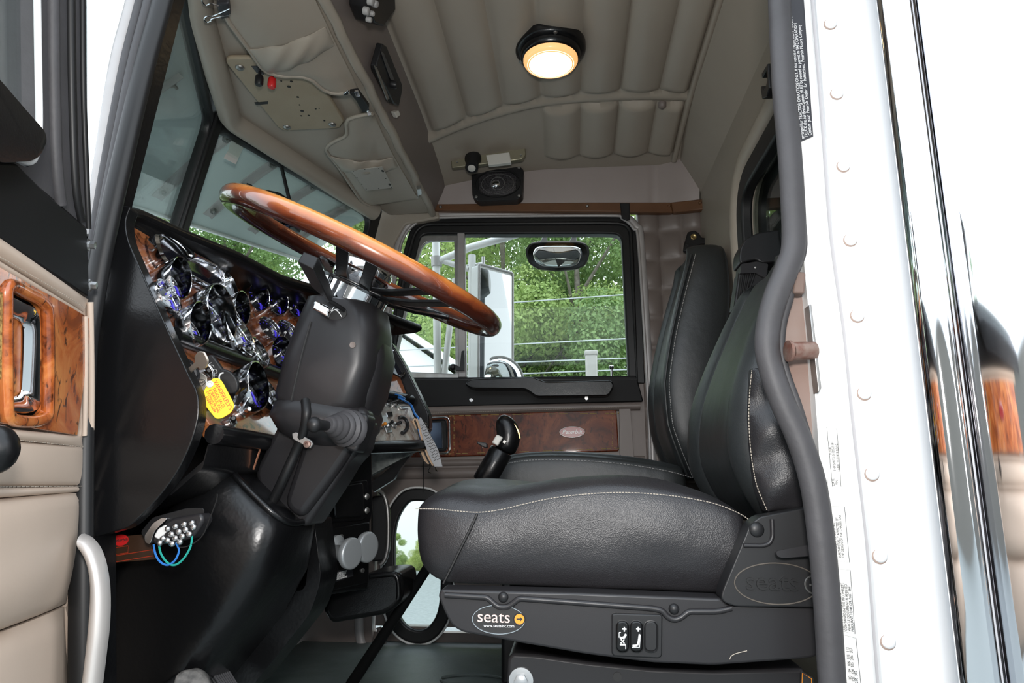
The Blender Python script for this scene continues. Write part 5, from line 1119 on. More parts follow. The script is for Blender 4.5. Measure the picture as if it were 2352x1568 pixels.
# switch panel
m = MB(); m.prism(rpoly(Us([(1405, 1411), (1412, 1408), (1518, 1411), (1522, 1416), (1521, 1506), (1514, 1512), (1410, 1507), (1405, 1500)], YB-.004), .004), (0, .006, 0)); swb_ = m.build('switch_panel', M['plastic'], skt, bevel=.002)
for i, cx in enumerate((1430, 1462, 1495)):
    w_ = 14 if i < 2 else 15
    m = MB(); m.prism(rpoly(Us([(cx-w_, 1426), (cx+w_, 1426.5), (cx+w_, 1497), (cx-w_, 1496)], YB-(.010 if i < 2 else .005)), .0085, 5), (0, .008, 0)); rk = m.build('rocker_switch' if i < 2 else 'blank_cover', M['gloss'] if i < 2 else M['plastic'], swb_, bevel=.002)
    m = MB(); m.tube(rpoly(Us([(cx-w_-1, 1425), (cx+w_+1, 1425.5), (cx+w_+1, 1498), (cx-w_-1, 1497)], YB-.0045), .009, 5), .0010, 5, True); m.build('switch_rim', M['drubber'], swb_)
    if i < 2:
        m = MB(); y = YB-.0108
        def seg(pts, r=.0008): m.tube(Us(pts, y), r, 5)
        seg([(cx-1, 1444), (cx+9, 1444.5)], .001); seg([(cx+4, 1439), (cx+4, 1450)], .001)
        if i == 0:
            seg([(cx+8, 1456), (cx+4, 1463), (cx-2, 1465), (cx-6, 1464)], .0016); seg([(cx-4, 1468), (cx+4, 1477)]); seg([(cx+4, 1468), (cx-4, 1477)]); seg([(cx-6, 1480), (cx+6, 1480)], .0012); seg([(cx-8, 1452), (cx-8, 1464)], .0005); seg([(cx-8, 1452), (cx-4, 1452)], .0005); seg([(cx+7, 1480), (cx+7, 1490)], .0005)
        else:
            seg([(cx+7, 1456), (cx+4, 1476), (cx+2, 1481)], .0014); seg([(cx+1, 1482), (cx-9, 1483)], .0014); seg([(cx+9, 1458), (cx+7, 1486), (cx-10, 1486)], .0005)
        m.build('icon', M['whiteink'], rk)
m = MB(); m.tube(cr(Us([(1676, 1514), (1680, 1506), (1692, 1500), (1716, 1494)], YB-.001), 4), .0006, 5); m.build('loose_hair', M['thread'], skt)
# recliner cover
rc = [(1656, 1372), (1660, 1355), (1722, 1205), (1745, 1186), (1850, 1166), (1900, 1160), (1900, 1396), (1690, 1393), (1664, 1384)]
m = MB(); m.prism(rpoly(Us(rc, 1.012), .006, 4), (0, .04, 0)); rcv = m.build('recliner_cover', M['plastic'], ds, bevel=.006, seg=3)
m = MB(); m.tube(rpoly(Us([(1708, 1252), (1752, 1253), (1768, 1248), (1775, 1232), (1773, 1192)], 1.010), .008, 4, False), .003, 8); m.build('raised_border', M['satin'], rcv)
m = MB(); m.ball(Fr(U(1738, 1216, 1.012), (1, 0, 0), (0, 1, 0)), .0105, .005, .0105, 16); m.build('dome_plug', M['plastic'], rcv)
m = MB(); m.loft([rpoly(Us([(1778-k, 1266), (1800, 1262), (1870, 1248), (1900, 1240), (1900, 1274), (1870, 1276), (1800, 1281), (1782-k, 1278)], y), .006) for k, y in ((0, 1.010), (-1, .992), (-4, .988))]); m.build('recline_lever', M['satin'], rcv)
el = Fr(U(1784, 1340, 1.0115), (1, 0, .0), (0, 0, 1)); m = MB(); m.tube(ellip(el, .0565, .0270, 0, 48), .0009, 6, True); m.build('oval_emboss', mat('dusty_groove', (.10, .085, .07), .7), rcv)
logo(rcv, 1773, 1337, 1.0105, .034, M['drubber'], M['plastic'], M['dullsteel'], .0012)
# pedestal
pdl = [(1166, 1512), (1176, 1500), (1230, 1503), (1350, 1520), (1500, 1535), (1640, 1540), (1850, 1535), (1850, 1700), (1160, 1700)]
m = MB(); m.prism(rpoly(Us(pdl, 1.085), .008), (0, .42, 0)); ped = m.build('pedestal', M['satin'], ds, bevel=.006)
m = MB(); m.lathe(Fr(U(1197, 1562, 1.083), (1, 0, 0), (0, 0, 1)), [(.0105, -.002), (.0105, .009), (.008, .0105), (0, .0105)], 6); bb_ = m.build('bolt', M['knob'], ped); m = MB(); m.lathe(Fr(U(1197, 1562, 1.0835), (1, 0, 0), (0, 0, 1)), [(.018, -.002), (.018, .002), (.010, .003), (0, .003)], 24); m.build('washer', M['knob'], bb_)
m = MB(); m.lathe(Fr(U(1418, 1554, 1.0845), (1, 0, 0), (0, 0, 1)), [(0, .0005), (.0065, .0005), (.0065, -.002)][::-1], 16); m.build('hole', M['ink'], ped)
m = MB(); m.prism(Us([(1840, 1540), (1868, 1556), (1868, 1580), (1838, 1580)], 1.06), (0, .002, 0)); wl_ = m.build('warning_label', M['ink'], ped); m = MB(); m.tube(Us([(1843, 1545), (1864, 1558), (1864, 1576), (1842, 1576)], 1.0595), .0007, 5, True); m.build('label_border', M['orange'], wl_)
# ---- passenger seat
ps = thing('passenger_seat', 'far black leather passenger seat with a tall backrest beside the passenger door', 'seat', V((.1, 2.21, .2)))
yp = 2.205
xs2 = [-.262, -.255, -.24, -.21, -.16, -.10, -.02, .06, .14, .22, .29, .34]
zt2 = [pl([-.262, -.255, -.24, -.21, -.16, -.10, 0, .1, .2, .29, .34], [.56, .585, .603, .617, .630, .636, .636, .630, .618, .60, .585], x) for x in xs2]
zs2 = [z-.022 for z in zt2]; zc2 = [z-.012 for z in zt2]; zb2 = [pl([-.262, -.24, -.2, .34], [.53, .47, .44, .44], x) for x in xs2]
hk2 = [pl([-.262, -.255, -.24, -.21, -.16], [.82, .87, .92, .97, 1], x) for x in xs2]
m = MB(); m.loft(wrinkle(seat_cushion(xs2, zs2, zt2, zc2, zb2, yp, .222, hk2), .003, 14, 1)); pcu = m.build('cushion', M['seattop'], ps, sub=1, ang=60)
m = MB(); sp3 = cr([V((x, yp-.2285*k, z-.004)) for x, z, k in zip(xs2[2:], zs2[2:], hk2[2:])], 8)
for i in range(0, len(sp3)-1): m.tube([sp3[i], sp3[i].lerp(sp3[i+1], .7)], .0010, 5)
m.build('stitching', M['greyp'], pcu)
m = MB(); m.box(WF, (-.20, 2.02, .0), (.33, 2.40, .45)); m.build('seat_box', M['satin'], ps, bevel=.01)
z4 = [.545, .56, .59, .63, .67, .71, .77, .83, .90, .97, 1.04, 1.11, 1.18, 1.23, 1.262, 1.275]
xf4 = [pl([.545, .59, .65, .71, .82, .94, 1.08, 1.24], [.345, .325, .300, .284, .278, .298, .335, .385], z) for z in z4]
xb4 = [min(.492, a+pl([.545, .65, .9, 1.1, 1.275], [.10, .15, .17, .15, .095], z)) for a, z in zip(xf4, z4)]
hb4 = [pl([.545, .58, .65, .9, 1.1, 1.2, 1.25, 1.275], [.17, .195, .215, .215, .20, .19, .175, .14], z) for z in z4]
m = MB(); m.loft(wrinkle(backrest(z4, xf4, xb4, yp, hb4, .010), .002, 12, 2)); pbk = m.build('backrest', M['seattop'], ps, sub=1, ang=60)
m = MB(); q4 = cr([V((a+.010, yp-h*1.005, z)) for a, h, z in zip(xf4[1:-2], hb4[1:-2], z4[1:-2])], 8)
for i in range(len(q4)-1): m.tube([q4[i], q4[i].lerp(q4[i+1], .7)], .0011, 5)
m.build('stitching', M['greyp'], pbk)
m = MB(); m.tube([V((a-.002, yp-h*.97, z)) for a, h, z in zip(xf4[1:-2], hb4[1:-2], z4[1:-2])], .004, 8); m.build('front_piping', M['seattop'], pbk)
# seat belt anchor
ba = thing('belt_anchor', 'black seat belt anchor with a brass bolt above the passenger backrest', 'belt anchor', U(1592, 548, 2.40))
y = 2.40
m = MB(); m.prism(rpoly(Us([(1580, 532), (1596, 528), (1607, 536), (1612, 545), (1700, 548), (1700, 560), (1612, 560), (1596, 568), (1582, 580), (1570, 576), (1572, 560)], y), .006), (0, .02, 0)); m.build('bracket', M['plastic'], ba, bevel=.005)
m = MB(); m.lathe(Fr(U(1593, 544, y-.001), (1, 0, 0), (0, 0, 1)), [(.011, -.002), (.011, .004), (.009, .005), (.006, .003), (0, .003)], 18); m.build('bolt', M['brass'], ba)
m = MB(); m.lathe(Fr(U(1580, 562, y-.001), (1, 0, 0), (0, 0, 1)), [(.006, -.002), (.006, .003), (0, .004)], 12); m.build('washer', M['drubber'], ba)
# belt guide tower between the seats
bt = thing('seat_belt_guide', 'black ribbed seat belt guide tower behind the driver backrest', 'belt guide', U(1720, 640, 1.62))
y = 1.62
m = MB(); m.prism(rpoly(Us([(1698, 590), (1700, 570), (1712, 548), (1740, 534), (1790, 526), (1800, 600), (1750, 604), (1738, 596), (1722, 598), (1700, 606)], y), .008), (0, .07, 0)); m.build('guide_cap', M['plastic'], bt, bevel=.008, seg=3)
m = MB(); m.prism(rpoly(Us([(1702, 606), (1738, 600), (1765, 606), (1760, 640), (1735, 626), (1700, 628)], y-.005), .004), (0, .05, 0)); m.build('neck', M['satin'], bt, bevel=.004)
m = MB(); m.prism(rpoly(Us([(1697, 624), (1745, 616), (1760, 640), (1700, 715), (1685, 708)], y+.004), .005), (0, .05, 0)); rbx = m.build('ribbed_body', M['plastic'], bt, bevel=.004)
m = MB()
for k in range(4): m.tube(Us([(1704+k*10, 628-k), (1694+k*9, 706-k*14)], y+.003), .003, 6)
m.build('rib', M['drubber'], rbx)
m = MB(); m.lathe(Fr(U(1735, 614, y-.006), (1, 0, 0), (0, 0, 1)), [(.003, 0), (.002, .001), (0, .001)], 8); m.build('screw', M['dullsteel'], bt)
m = MB(); m.box(wf(U(1740, 640, y+.05)), (-.02, 0, -.5), (.06, .03, .0)); m.build('tower', M['plastic'], bt, bevel=.005)
# ---- gear lever
gl_ = thing('gear_lever', 'black gear lever with a leaning knob and grey button between the seats', 'gear lever', V(UZ(808, 1575, .02)))
y = 1.66
kp0, kp1 = U(1126, 1068, y), U(1168, 985, y)
ax_ = (U(1180, 1015, y)-U(1110, 1110, y)).normalized()
c_ = [U(1110, 1108, y), U(1146, 1045, y)]; dd = (c_[1]-c_[0]).normalized()
fK = Fr(c_[0], (0, 1, 0), w=dd)
m = MB(); m.lathe(fK, [(0, 0), (.026, 0), (.028, .004), (.0285, .085), (.026, .088), (0, .088)], 32); m.build('splitter_housing', M['gloss'], gl_)
kn = [U(1156, 1040, y), U(1165, 1020, y), U(1169, 1002, y), U(1166, 985, y), U(1158, 970, y), U(1150, 960, y), U(1147, 957, y)]
m = MB(); secs = []
for ki, (p, (ra, rb)) in enumerate(zip(kn, ((.027, .026), (.029, .027), (.0295, .027), (.0285, .026), (.024, .024), (.015, .017), (.006, .007)))):
    d1 = (kn[min(ki+1, 6)]-kn[max(ki-1, 0)]).normalized(); s1 = V((0, 1, 0)); s2 = d1.cross(s1).normalized()
    secs.append([p+s2*math.cos(t*math.pi/10)*ra+s1*math.sin(t*math.pi/10)*rb for t in range(20)])
m.loft(secs); m.build('knob', M['gloss'], gl_, sub=1, ang=180)
m = MB(); m.tube(cr([U(1168, 962, y-.012), U(1182, 976, y-.012), U(1191, 992, y-.010), U(1194, 1006, y-.008)], 4), .003, 6); m.build('brass_edge', M['brass'], gl_)
m = MB(); m.prism(Us([(1141, 997), (1155, 1004), (1143, 1024), (1129, 1016)], y-.034), (0, .02, 0)); m.build('range_button', M['cream'], gl_, bevel=.003)
m = MB(); m.prism(Us([(1157, 1009), (1165, 1013), (1160, 1020), (1153, 1016)], y-.032), (0, .01, 0)); m.build('slot', M['dullsteel'], gl_, bevel=.001)
m = MB(); m.prism(Us([(1095, 1013), (1118, 1017), (1119, 1028), (1113, 1028), (1096, 1019)], y-.01), (0, .02, 0)); m.build('splitter_toggle', M['plastic'], gl_, bevel=.002)
st0 = UZ(806, 1572, .0); 
m = MB(); m.tube([c_[0]+dd*.01, c_[0].lerp(st0, .5)+V((0, 0, .0)), st0], [.011, .013, .016], 12); m.build('shaft', M['matte'], gl_)
# ================================================================== OPEN DRIVER DOOR
DO = V((-.683, .893, 0)); DU = V((.294, -.956, 0)).normalized(); DN = V((.956, .294, 0)).normalized()
def D(px, py, d=0):
    p = UP(px, py, DO+DN*d, DN)
    if px <= -300: p = p+DU*.45               # the door runs on towards its free edge
    return p
def Ds(pts, d=0): return [D(a, b, d) for a, b in pts]
def d2(px, py): p = D(px, py)-DO; return (p.dot(DU), p.z)
DFr = lambda u, v, w=0: DO+DU*u+V((0, 0, v))+DN*w
DFr = lambda u, v, w=0: DO+DU*u+V((0, 0, v))+DN*w
dd_ = struct(thing('door_2', 'open driver door with tan vinyl pads, burl wood band and chrome handle', 'door', DFr(.1, .6)))
m = MB(); m.prism(rpoly(Ds([(-330, 330), (0, 548), (120, 628), (200, 681), (211, 702), (208, 1126), (197, 1205), (188, 1228), (187, 1800), (-330, 1800)], -.046), .004), -DN*.03); m.build('door_shell', M['tanv'], dd_, bevel=.003)
def pad(top, bot, dep, name, mt='tanv', d0=0, par=None, e=.35, cr_=None, nv=16):
    A, B = resample_open(Ds(top, d0), 30), resample_open(Ds(bot, d0), 30)
    def fn(u, v):
        i = u*29; k = min(28, int(i)); p = A[k].lerp(A[k+1], i-k).lerp(B[k].lerp(B[k+1], i-k), v)
        h = dep*max(0, math.sin(math.pi*v))**e*max(0, math.sin(math.pi*(.25+.75*u)))**e if dep else 0
        if cr_: h += cr_(u, v)
        return p+DN*h
    m = MB(); m.sheet(fn, 40, nv, -DN*.006); return m.build(name, M[mt], par or dd_)
pad([(-330, 350), (0, 552), (120, 632), (203, 688)], [(-330, 405), (0, 600), (100, 660), (192, 716)], .016, 'top_roll', e=.5)
pad([(-330, 405), (0, 602), (100, 662), (190, 716)], [(-330, 440), (0, 622), (100, 679), (187, 726)], .008, 'lower_roll', e=.5)
pad([(-330, 950), (0, 982), (188, 1002)], [(-330, 975), (0, 1008), (190, 1026)], .010, 'under_roll', e=.5)
pad([(-330, 985), (0, 1010), (192, 1027)], [(-330, 1125), (0, 1116), (199, 1114)], .010, 'middle_pad')
pad([(-330, 1128), (0, 1120), (202, 1117)], [(-330, 1158), (0, 1143), (196, 1128)], .010, 'seam_roll', e=.5)
pad([(-330, 1165), (0, 1145), (175, 1130), (186, 1135)], [(-330, 1560), (0, 1446), (90, 1412), (148, 1387), (160, 1370), (178, 1300), (186, 1240)][:4]+[(152, 1384)], .034, 'lower_pad', e=.4, cr_=lambda u, v: .004*math.sin(v*7+u*3)*math.sin(math.pi*u)*math.sin(math.pi*v))
pad([(-330, 1580), (0, 1452), (90, 1418), (148, 1393)], [(-330, 1900), (0, 1860), (165, 1830)], .030, 'bottom_pad', e=.4)
pad([(150, 1395), (165, 1370), (182, 1290)], [(165, 1800), (175, 1800), (190, 1800)], .006, 'side_gusset')
for pts, r in (([(207, 694), (210, 900), (207, 1126)], .0045), ([(196, 726), (197, 850), (194, 1000)], .0035), ([(199, 1128), (197, 1180), (190, 1222)], .0035), ([(194, 1262), (200, 1320), (196, 1420), (184, 1600)], .003)):
    m = MB(); m.tube(cr(Ds(pts, .004), 6), r, 8); m.build('piping', M['tanv'], dd_)
def stitches(pts, d, nm='stitching'):
    q = cr(Ds(pts, d), 24); m = MB()
    for i in range(0, len(q)-1, 1): m.tube([q[i], q[i].lerp(q[i+1], .7)], .0005, 4)
    m.build(nm, M['thread'], dd_)
stitches([(0, 590), (100, 648), (198, 708)], .0125); stitches([(0, 1006), (192, 1026)], .006); stitches([(0, 1118), (199, 1116)], .006)
# wood band with recessed handle
w0, w1 = d2(183, 730), d2(183, 992)
rect = (d2(189, 860)[0], .6125, .87, .778)
rec = [d2(*p) for p in ((16, 668), (60, 685), (88, 702), (99, 740), (99, 920), (92, 950), (60, 958), (18, 948), (11, 900), (10, 720))]
rec = [(min(p), 0) if False else p for p in rec]
recd = dense([(p.x, p.y) for p in cr([(a, b, 0) for a, b in rec], 8, True)], 90)
fD = Fr(DO+DN*.002, DU, (0, 0, 1)); sgn = 1 if fD.w.dot(DN) > 0 else -1
m = MB(); holeplate(m, lambda a, b, c=0: DFr(a, b, .004+c), rect, recd, -.012)
wdp = lab(m.build('wood_panel', M['burlr'], dd_, bevel=.0015), 'glossy orange burl wood band')
cxr = sum(p[0] for p in recd)/len(recd); czr = sum(p[1] for p in recd)/len(recd)
def sc2(pts, k): return [(cxr+(a-cxr)*k, czr+(b-czr)*(1+(k-1)*.75)) for a, b in pts]
m = MB(); m.tube([DFr(a, b, .003) for a, b in sc2(recd, 1.10)], .0075, 10, True); m.build('raised_lip', M['burlr'], wdp)
m = MB(); m.prism([DFr(a, b, -.034) for a, b in sc2(recd, 1.02)], -DN*.004); cup = m.build('handle_cup', M['dullsteel'], dd_)
m = MB(); m.loft([[DFr(a, b, -.006) for a, b in sc2(recd, 1.0)], [DFr(a, b, -.034) for a, b in sc2(recd, .98)]], cap=(False, False)); m.build('cup_wall', M['gloss'], cup)
m = MB(); rings = [[DFr(a, b, h) for a, b in sc2(recd, k)] for k, h in ((.955, -.018), (.93, -.004), (.88, -.001), (.60, -.006), (.55, -.014))]; m.loft(rings, cap=(False, False)); m.build('chrome_bezel', M['chrome'], cup, ang=60)
m = MB(); m.prism([DFr(a, b, -.015) for a, b in sc2(recd, .60)], -DN*.004); m.build('inner_wood', M['burlr'], cup)
m = MB(); q = [d2(*p) for p in ((20, 700), (32, 715), (39, 760), (38, 860), (34, 900), (16, 905), (12, 800))]; m.prism([DFr(a, b, -.002) for a, b in q], -DN*.010); m.build('handle_paddle', M['gloss'], cup, bevel=.003)
m = MB(); m.prism(Ds([(-10, 665), (4, 672), (2, 870), (-10, 868)], .0045), DN*.0008); m.build('inlay_strip', mat('gold_inlay', (.55, .36, .12), .4, var=(220, .1, (.18, .10, .03))), wdp, smooth=False)
for q in ([(186, 700), (211, 702), (208, 1126), (197, 1205), (187, 1228), (170, 1228), (176, 1126), (184, 1010), (190, 990)],):
    m = MB(); m.prism(rpoly(Ds(q, -.002), .004), -DN*.046); m.build('edge_panel', M['tanv'], dd_, bevel=.003)
bq = Fr(DFr(.52, .70, .006), -DU, (0, 0, 1)); m = MB(); m.prism(ellip(bq, .044, .0185, 0), DN*.004); b2 = m.build('badge', bpy.data.materials['badge_red'], wdp); m = MB(); m.tube(ellip(bq, .0445, .019, .003 if bq.w.dot(DN) > 0 else -.003), .0014, 6, True); m.build('badge_rim', M['chrome'], b2)
# black metal belt and window frame
m = MB(); m.prism(Ds([(-330, 215), (0, 372), (40, 376), (105, 441), (201, 525), (206, 660), (203, 683), (0, 549), (-330, 345)], .006), -DN*.04); m.build('belt_panel', M['matte'], dd_, bevel=.003)
m = MB(); m.prism(rpoly(Ds([(90, -90), (192, -90), (196, 300), (203, 527), (105, 442), (60, 405), (-100, 330), (-100, 300), (62, 385), (86, 368), (95, 330), (93, 250)], .0), .004), -DN*.05); m.build('window_frame', M['rubber'], dd_, bevel=.004)
for pts, r, mt in (([(118, -90), (122, 200), (128, 380), (138, 470)], .008, 'rubber'), ([(160, -90), (164, 200), (172, 420), (186, 508)], .006, 'drubber'), ([(188, -90), (191, 200), (198, 400), (203, 525)], .004, 'drubber')):
    m = MB(); m.tube(cr(Ds(pts, .002), 6), r, 8); m.build('frame_channel', M[mt], dd_)
m = MB(); m.tube(cr(Ds([(84, -90), (88, 150), (90, 280), (86, 340), (70, 372), (30, 360), (-60, 310)], -.002), 6), .004, 8); m.build('glass_run', M['offwhite'], dd_)
m = MB(); m.prism(Ds([(-330, -200), (90, -200), (92, 390), (60, 400), (-330, 250)], -.02), -DN*.004); m.build('pane', M['glass'], dd_, smooth=False)
m = MB(); m.loft([rpoly(Ds([(-330, 60), (-40, 150), (0, 182), (58, 250), (104, 302), (108, 324), (94, 357), (72, 370), (0, 374), (-330, 250)], d), .01, 4) for d in (.0, .045, .06)]); m.build('armrest', M['padblack'], dd_, bevel=.006)
m = MB(); kq = D(-12, 1032, .055); m.ball(Fr(kq, DU, (0, 0, 1)), .020, .0235, .020, 20); m.tube([kq, kq-DN*.06+DU*.02], .008, 8); m.build('window_crank_knob', M['gloss'], dd_)
for a, b in ((201, 562), (205, 655)):
    m = MB(); m.lathe(Fr(D(a, b, .004), DU, w=DN*.9-DU*.4), [(.009, 0), (.009, .002), (.0055, .003), (.0055, .010), (0, .011)], 6); m.build('hinge_bolt', M['steel'], dd_)
se_o = [(187, 1226), (208, 1237), (228, 1264), (242, 1310), (248, 1370), (246, 1440), (238, 1510), (222, 1640)]; se_i = [(186, 1264), (196, 1282), (204, 1310), (208, 1350), (206, 1400), (200, 1470), (192, 1540), (180, 1640)]
A_, B_ = cr(Us(se_o, .905), 6), cr(Us(se_i, .900), 6)
m = MB(); m.sheet(lambda u, v: A_[round(u*(len(A_)-1))].lerp(B_[round(u*(len(A_)-1))], v)+V((.004, -.014, 0))*max(0, math.sin(math.pi*v))**.6, len(A_)-1, 10, V((-.003, .010, 0))); m.build('edge_trim', mat('satin_silver', (.62, .58, .55), .36, .45), dd_)
# ================================================================== DRIVER SIDE OPENING
jp = struct(thing('trim_7', 'driver side windshield pillar jamb with black rubber door seal', 'trim', U(270, 300, .95)))
m = MB(); m.prism(Us([(197, -120), (312, -120), (205, 530), (200, 530)], .985), (0, .02, 0)); m.build('white_jamb', M['white'], jp, bevel=.002)
for pts, w_, mt, fl, y in (([(322, -120), (302, 0), (264, 150), (226, 400), (205, 540)], .011, 'alu', .5, .965), ([(344, -120), (322, 0), (285, 150), (238, 400), (207, 600)], .008, 'rubber', .8, .955), ([(364, -120), (342, 0), (304, 150), (254, 400), (218, 600), (196, 740)], .009, 'rubber', .8, .95), ([(402, -120), (374, 0), (330, 160), (278, 380), (238, 560), (216, 680), (198, 800), (190, 1000), (187, 1240), (185, 1700)], .0165, 'drubber', .8, .945)):
    m = MB(); m.tube(cr(Us(pts, y), 6), w_, 12, flat=fl); m.build('door_seal' if mt != 'alu' else 'jamb_strip', M[mt], jp)
m = MB(); m.prism(Us([(350, -120), (420, -120), (385, 0), (240, 560), (225, 700), (225, 1700), (195, 1700), (200, 620), (330, 60)], .975), (0, .04, 0)); m.build('inner_pillar', M['gloss'], jp)
bp = struct(thing('trim_8', 'white cab side behind the driver door with rivets, labels and striker', 'trim', U(1950, 800, .93)))
seal = [(1788, -120), (1790, 0), (1800, 200), (1812, 330), (1819, 430), (1823, 560), (1806, 620), (1782, 680), (1766, 740), (1762, 800), (1775, 860), (1800, 930), (1832, 1000), (1862, 1090), (1880, 1190), (1897, 1350), (1912, 1580), (1918, 1700)]
m = MB(); m.tube(cr(Us(seal, .935), 6), .0165, 16, flat=.9); m.build('door_seal', M['rubber'], bp)
fl_ = [(a+(14 if b < 500 else 22)+(10 if 640 < b < 1000 else 0), b) for a, b in seal]; m = MB(); m.tube(cr(Us(fl_, .945), 6), .006, 8); m.build('seal_flange', M['rubber'], bp)
groove = [(1866, -120), (1873, 0), (1894, 250), (1916, 536), (1947, 761), (1964, 933), (1978, 1057), (2001, 1254), (2026, 1565), (2040, 1700)]
left = [(1935, 1700), (1925, 1565), (1905, 1300), (1885, 1100), (1880, 1020), (1876, 960), (1873, 920), (1862, 760), (1848, 620), (1838, 420), (1820, 200), (1805, 0), (1798, -120)]
m = MB(); m.prism(Us(groove+left, .945), (0, .03, 0)); m.build('jamb', M['offwhite'], bp)
m = MB(); m.prism(Us([(1818, 600), (1850, 600), (1890, 950), (1905, 1040), (1890, 1062), (1842, 985), (1802, 905), (1776, 830), (1774, 760), (1794, 690)], .965), (0, .02, 0)); m.build('striker_pocket', M['dusty'], bp)
m = MB(); m.tube(cr(Us(groove, .932), 5), .007, 8, flat=.8); m.build('drip_bead', mat('pale_grey_bead', (.42, .41, .42), .5), bp)  # grey line along the step between jamb and side panel
edge = [(2256, 1700), (2231, 1565), (2207, 1326), (2178, 1040), (2150, 795), (2123, 557), (2101, 357), (2080, 178), (2060, 0), (2046, -120)]
m = MB(); m.prism(Us([(a+4, b) for a, b in groove]+edge, .915), (0, .05, 0)); m.build('side_panel', M['white'], bp, bevel=.006, seg=3)
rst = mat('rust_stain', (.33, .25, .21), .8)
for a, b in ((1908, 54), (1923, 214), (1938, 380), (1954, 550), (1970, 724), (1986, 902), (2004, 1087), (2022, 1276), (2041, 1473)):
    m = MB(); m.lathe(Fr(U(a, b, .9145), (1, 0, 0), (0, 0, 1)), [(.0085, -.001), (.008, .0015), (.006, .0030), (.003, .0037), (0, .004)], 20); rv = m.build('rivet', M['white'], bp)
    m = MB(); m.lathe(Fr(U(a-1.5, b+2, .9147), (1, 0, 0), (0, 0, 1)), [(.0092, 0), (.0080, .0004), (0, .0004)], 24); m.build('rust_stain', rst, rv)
m = MB(); m.prism(Us([(1858, 700), (1864, 698), (1887, 890), (1880, 902)], .930), (0, .02, 0)); spl = m.build('striker_plate', M['dullsteel'], bp, bevel=.001)
m = MB(); pa, pb = U(1868, 805, .935), U(1816, 806, .925); m.tube([pa, pb], .0125, 16); m.tube([pb, pb-V((.004, .0005, 0))], .0145, 16); m.build('striker_pin', M['rust'], spl)
m = MB(); m.prism(Us([(1828, 622), (1852, 624), (1849, 674), (1822, 672)], .935), (0, .02, 0)); m.build('bump_block', mat('brown_rubber_block', (.16, .11, .09), .7), bp, bevel=.003)
m = MB(); m.box(WF, (-.80, .93, 1.60), (.50, 1.03, 1.84)); struct(m.build('trim_10', M['white'], bevel=.02), 'white roof rail above the driver door opening', 'trim')
# labels
def vtext(s, px, py, y, h, mt, par, st=1.0, dx=.055):
    o = U(px, py, y); r_ = U(px-100*dx*1.3, py-100, y)-o; text('lettering', s, o, r_, V((-1, 0, 0)), h, mt, par, .0001, 'LEFT', st)
m = MB(); m.prism(Us([(1797, -120), (1838, -120), (1868, 313), (1840, 325), (1808, 0)], .9435), (0, .001, 0)); bl_ = m.build('black_warning_label', M['lblack'], bp, smooth=False)
for s, x, yy in (('arranged for TRACTOR OPERATION ONLY. If this vehicle is rebuilt into a TRUCK or', 1844, 318), ('TRUCK the Air Brake System MUST be revised to permit its SAFE OPERATION', 1852.5, 316), ('Contact  your  Peterbilt  Dealer  for  Instructions.  Peterbilt Motors Company', 1861, 311)):
    vtext(s, x, yy, .9428, .0066, M['whiteink'], bl_, .86, .076)
m = MB(); m.prism(Us([(1896, 968), (1925, 972), (1965, 1580), (1965, 1640), (1930, 1640), (1926, 1560), (1908, 1250)], .9435), (0, .001, 0)); wl = m.build('white_certification_label', M['paper'], bp, smooth=False)
for q in ([(1899, 980), (1922, 984), (1932, 1117), (1912, 1117)], [(1909, 1162), (1940, 1163), (1951, 1291), (1921, 1287)], [(1921, 1306), (1953, 1309), (1964, 1455), (1934, 1449)], [(1936, 1457), (1966, 1465), (1985, 1640), (1950, 1640)]):
    m = MB(); m.tube(Us(q, .9430), .0003, 4, True); m.build('printed_box', M['greyink'], wl)
for s, x, yy, h in (('DATE', 1914.5, 1115, .0046), ('11/2000', 1908, 1048, .0046), ('VIN', 1922.5, 1113, .0046), ('1NP-5PBTX-5-1D565191', 1917.5, 1081, .0046), ('LABEL 22-01459 REV C', 1927, 1082, .0046),
                     ('WHEN COMPLETED IS NOT', 1921.5, 1281, .0046), ('SUBSTANTIALLY AFFECTED BY', 1929.5, 1281, .0046), ('THE DESIGN OF THE CHASSIS CAB', 1937, 1281, .0043),
                     ('WITH THE INSTRUCTIONS', 1936, 1447, .0046), ('CONTAINED IN THE INCOMPLETE', 1943.5, 1448, .0046), ('VEHICLE DOCUMENT FURNISHED.', 1951.5, 1449, .0046), ('PURSUANT TO 49 CFR PART 568', 1959, 1450, .0046),
                     ('103  104  106  111  113', 1953.5, 1563, .0050), ('121  124  205  206  207', 1961, 1565, .0050), ('210  302', 1968, 1568, .0050)):
    vtext(s, x, yy, .9428, h, M['greyink'], wl, .80, .062)
# interior side behind the jamb, sill
m = MB(); m.box(WF, (.36, .975, -.05), (.455, 1.0, 1.8)); struct(m.build('wall_left', M['vinyl']), 'taupe inner side of the cab behind the driver door', 'wall')
m = MB(); m.box(WF, (-.74, .955, -.12), (.40, .99, .0)); struct(m.build('trim_9', M['dullsteel'], bevel=.004), 'dull metal door sill of the cab', 'trim')
# ================================================================== CHROME STACK
ex = thing('exhaust_stack', 'tall polished chrome exhaust stack behind the cab', 'exhaust', V((.503, .782, -.7)))
m = MB(); m.lathe(Fr((.503, .782, -.7), (1, 0, 0), (0, 1, 0)), [(.090, 0), (.090, 3.6)], 96); m.build('stack_pipe', M['chrome'], ex, fix=True)
m = MB(); m.lathe(Fr((.393, .752, -.7), (1, 0, 0), (0, 1, 0)), [(.017, 0), (.017, 3.6)], 64); m.build('side_rail', M['chrome'], ex)

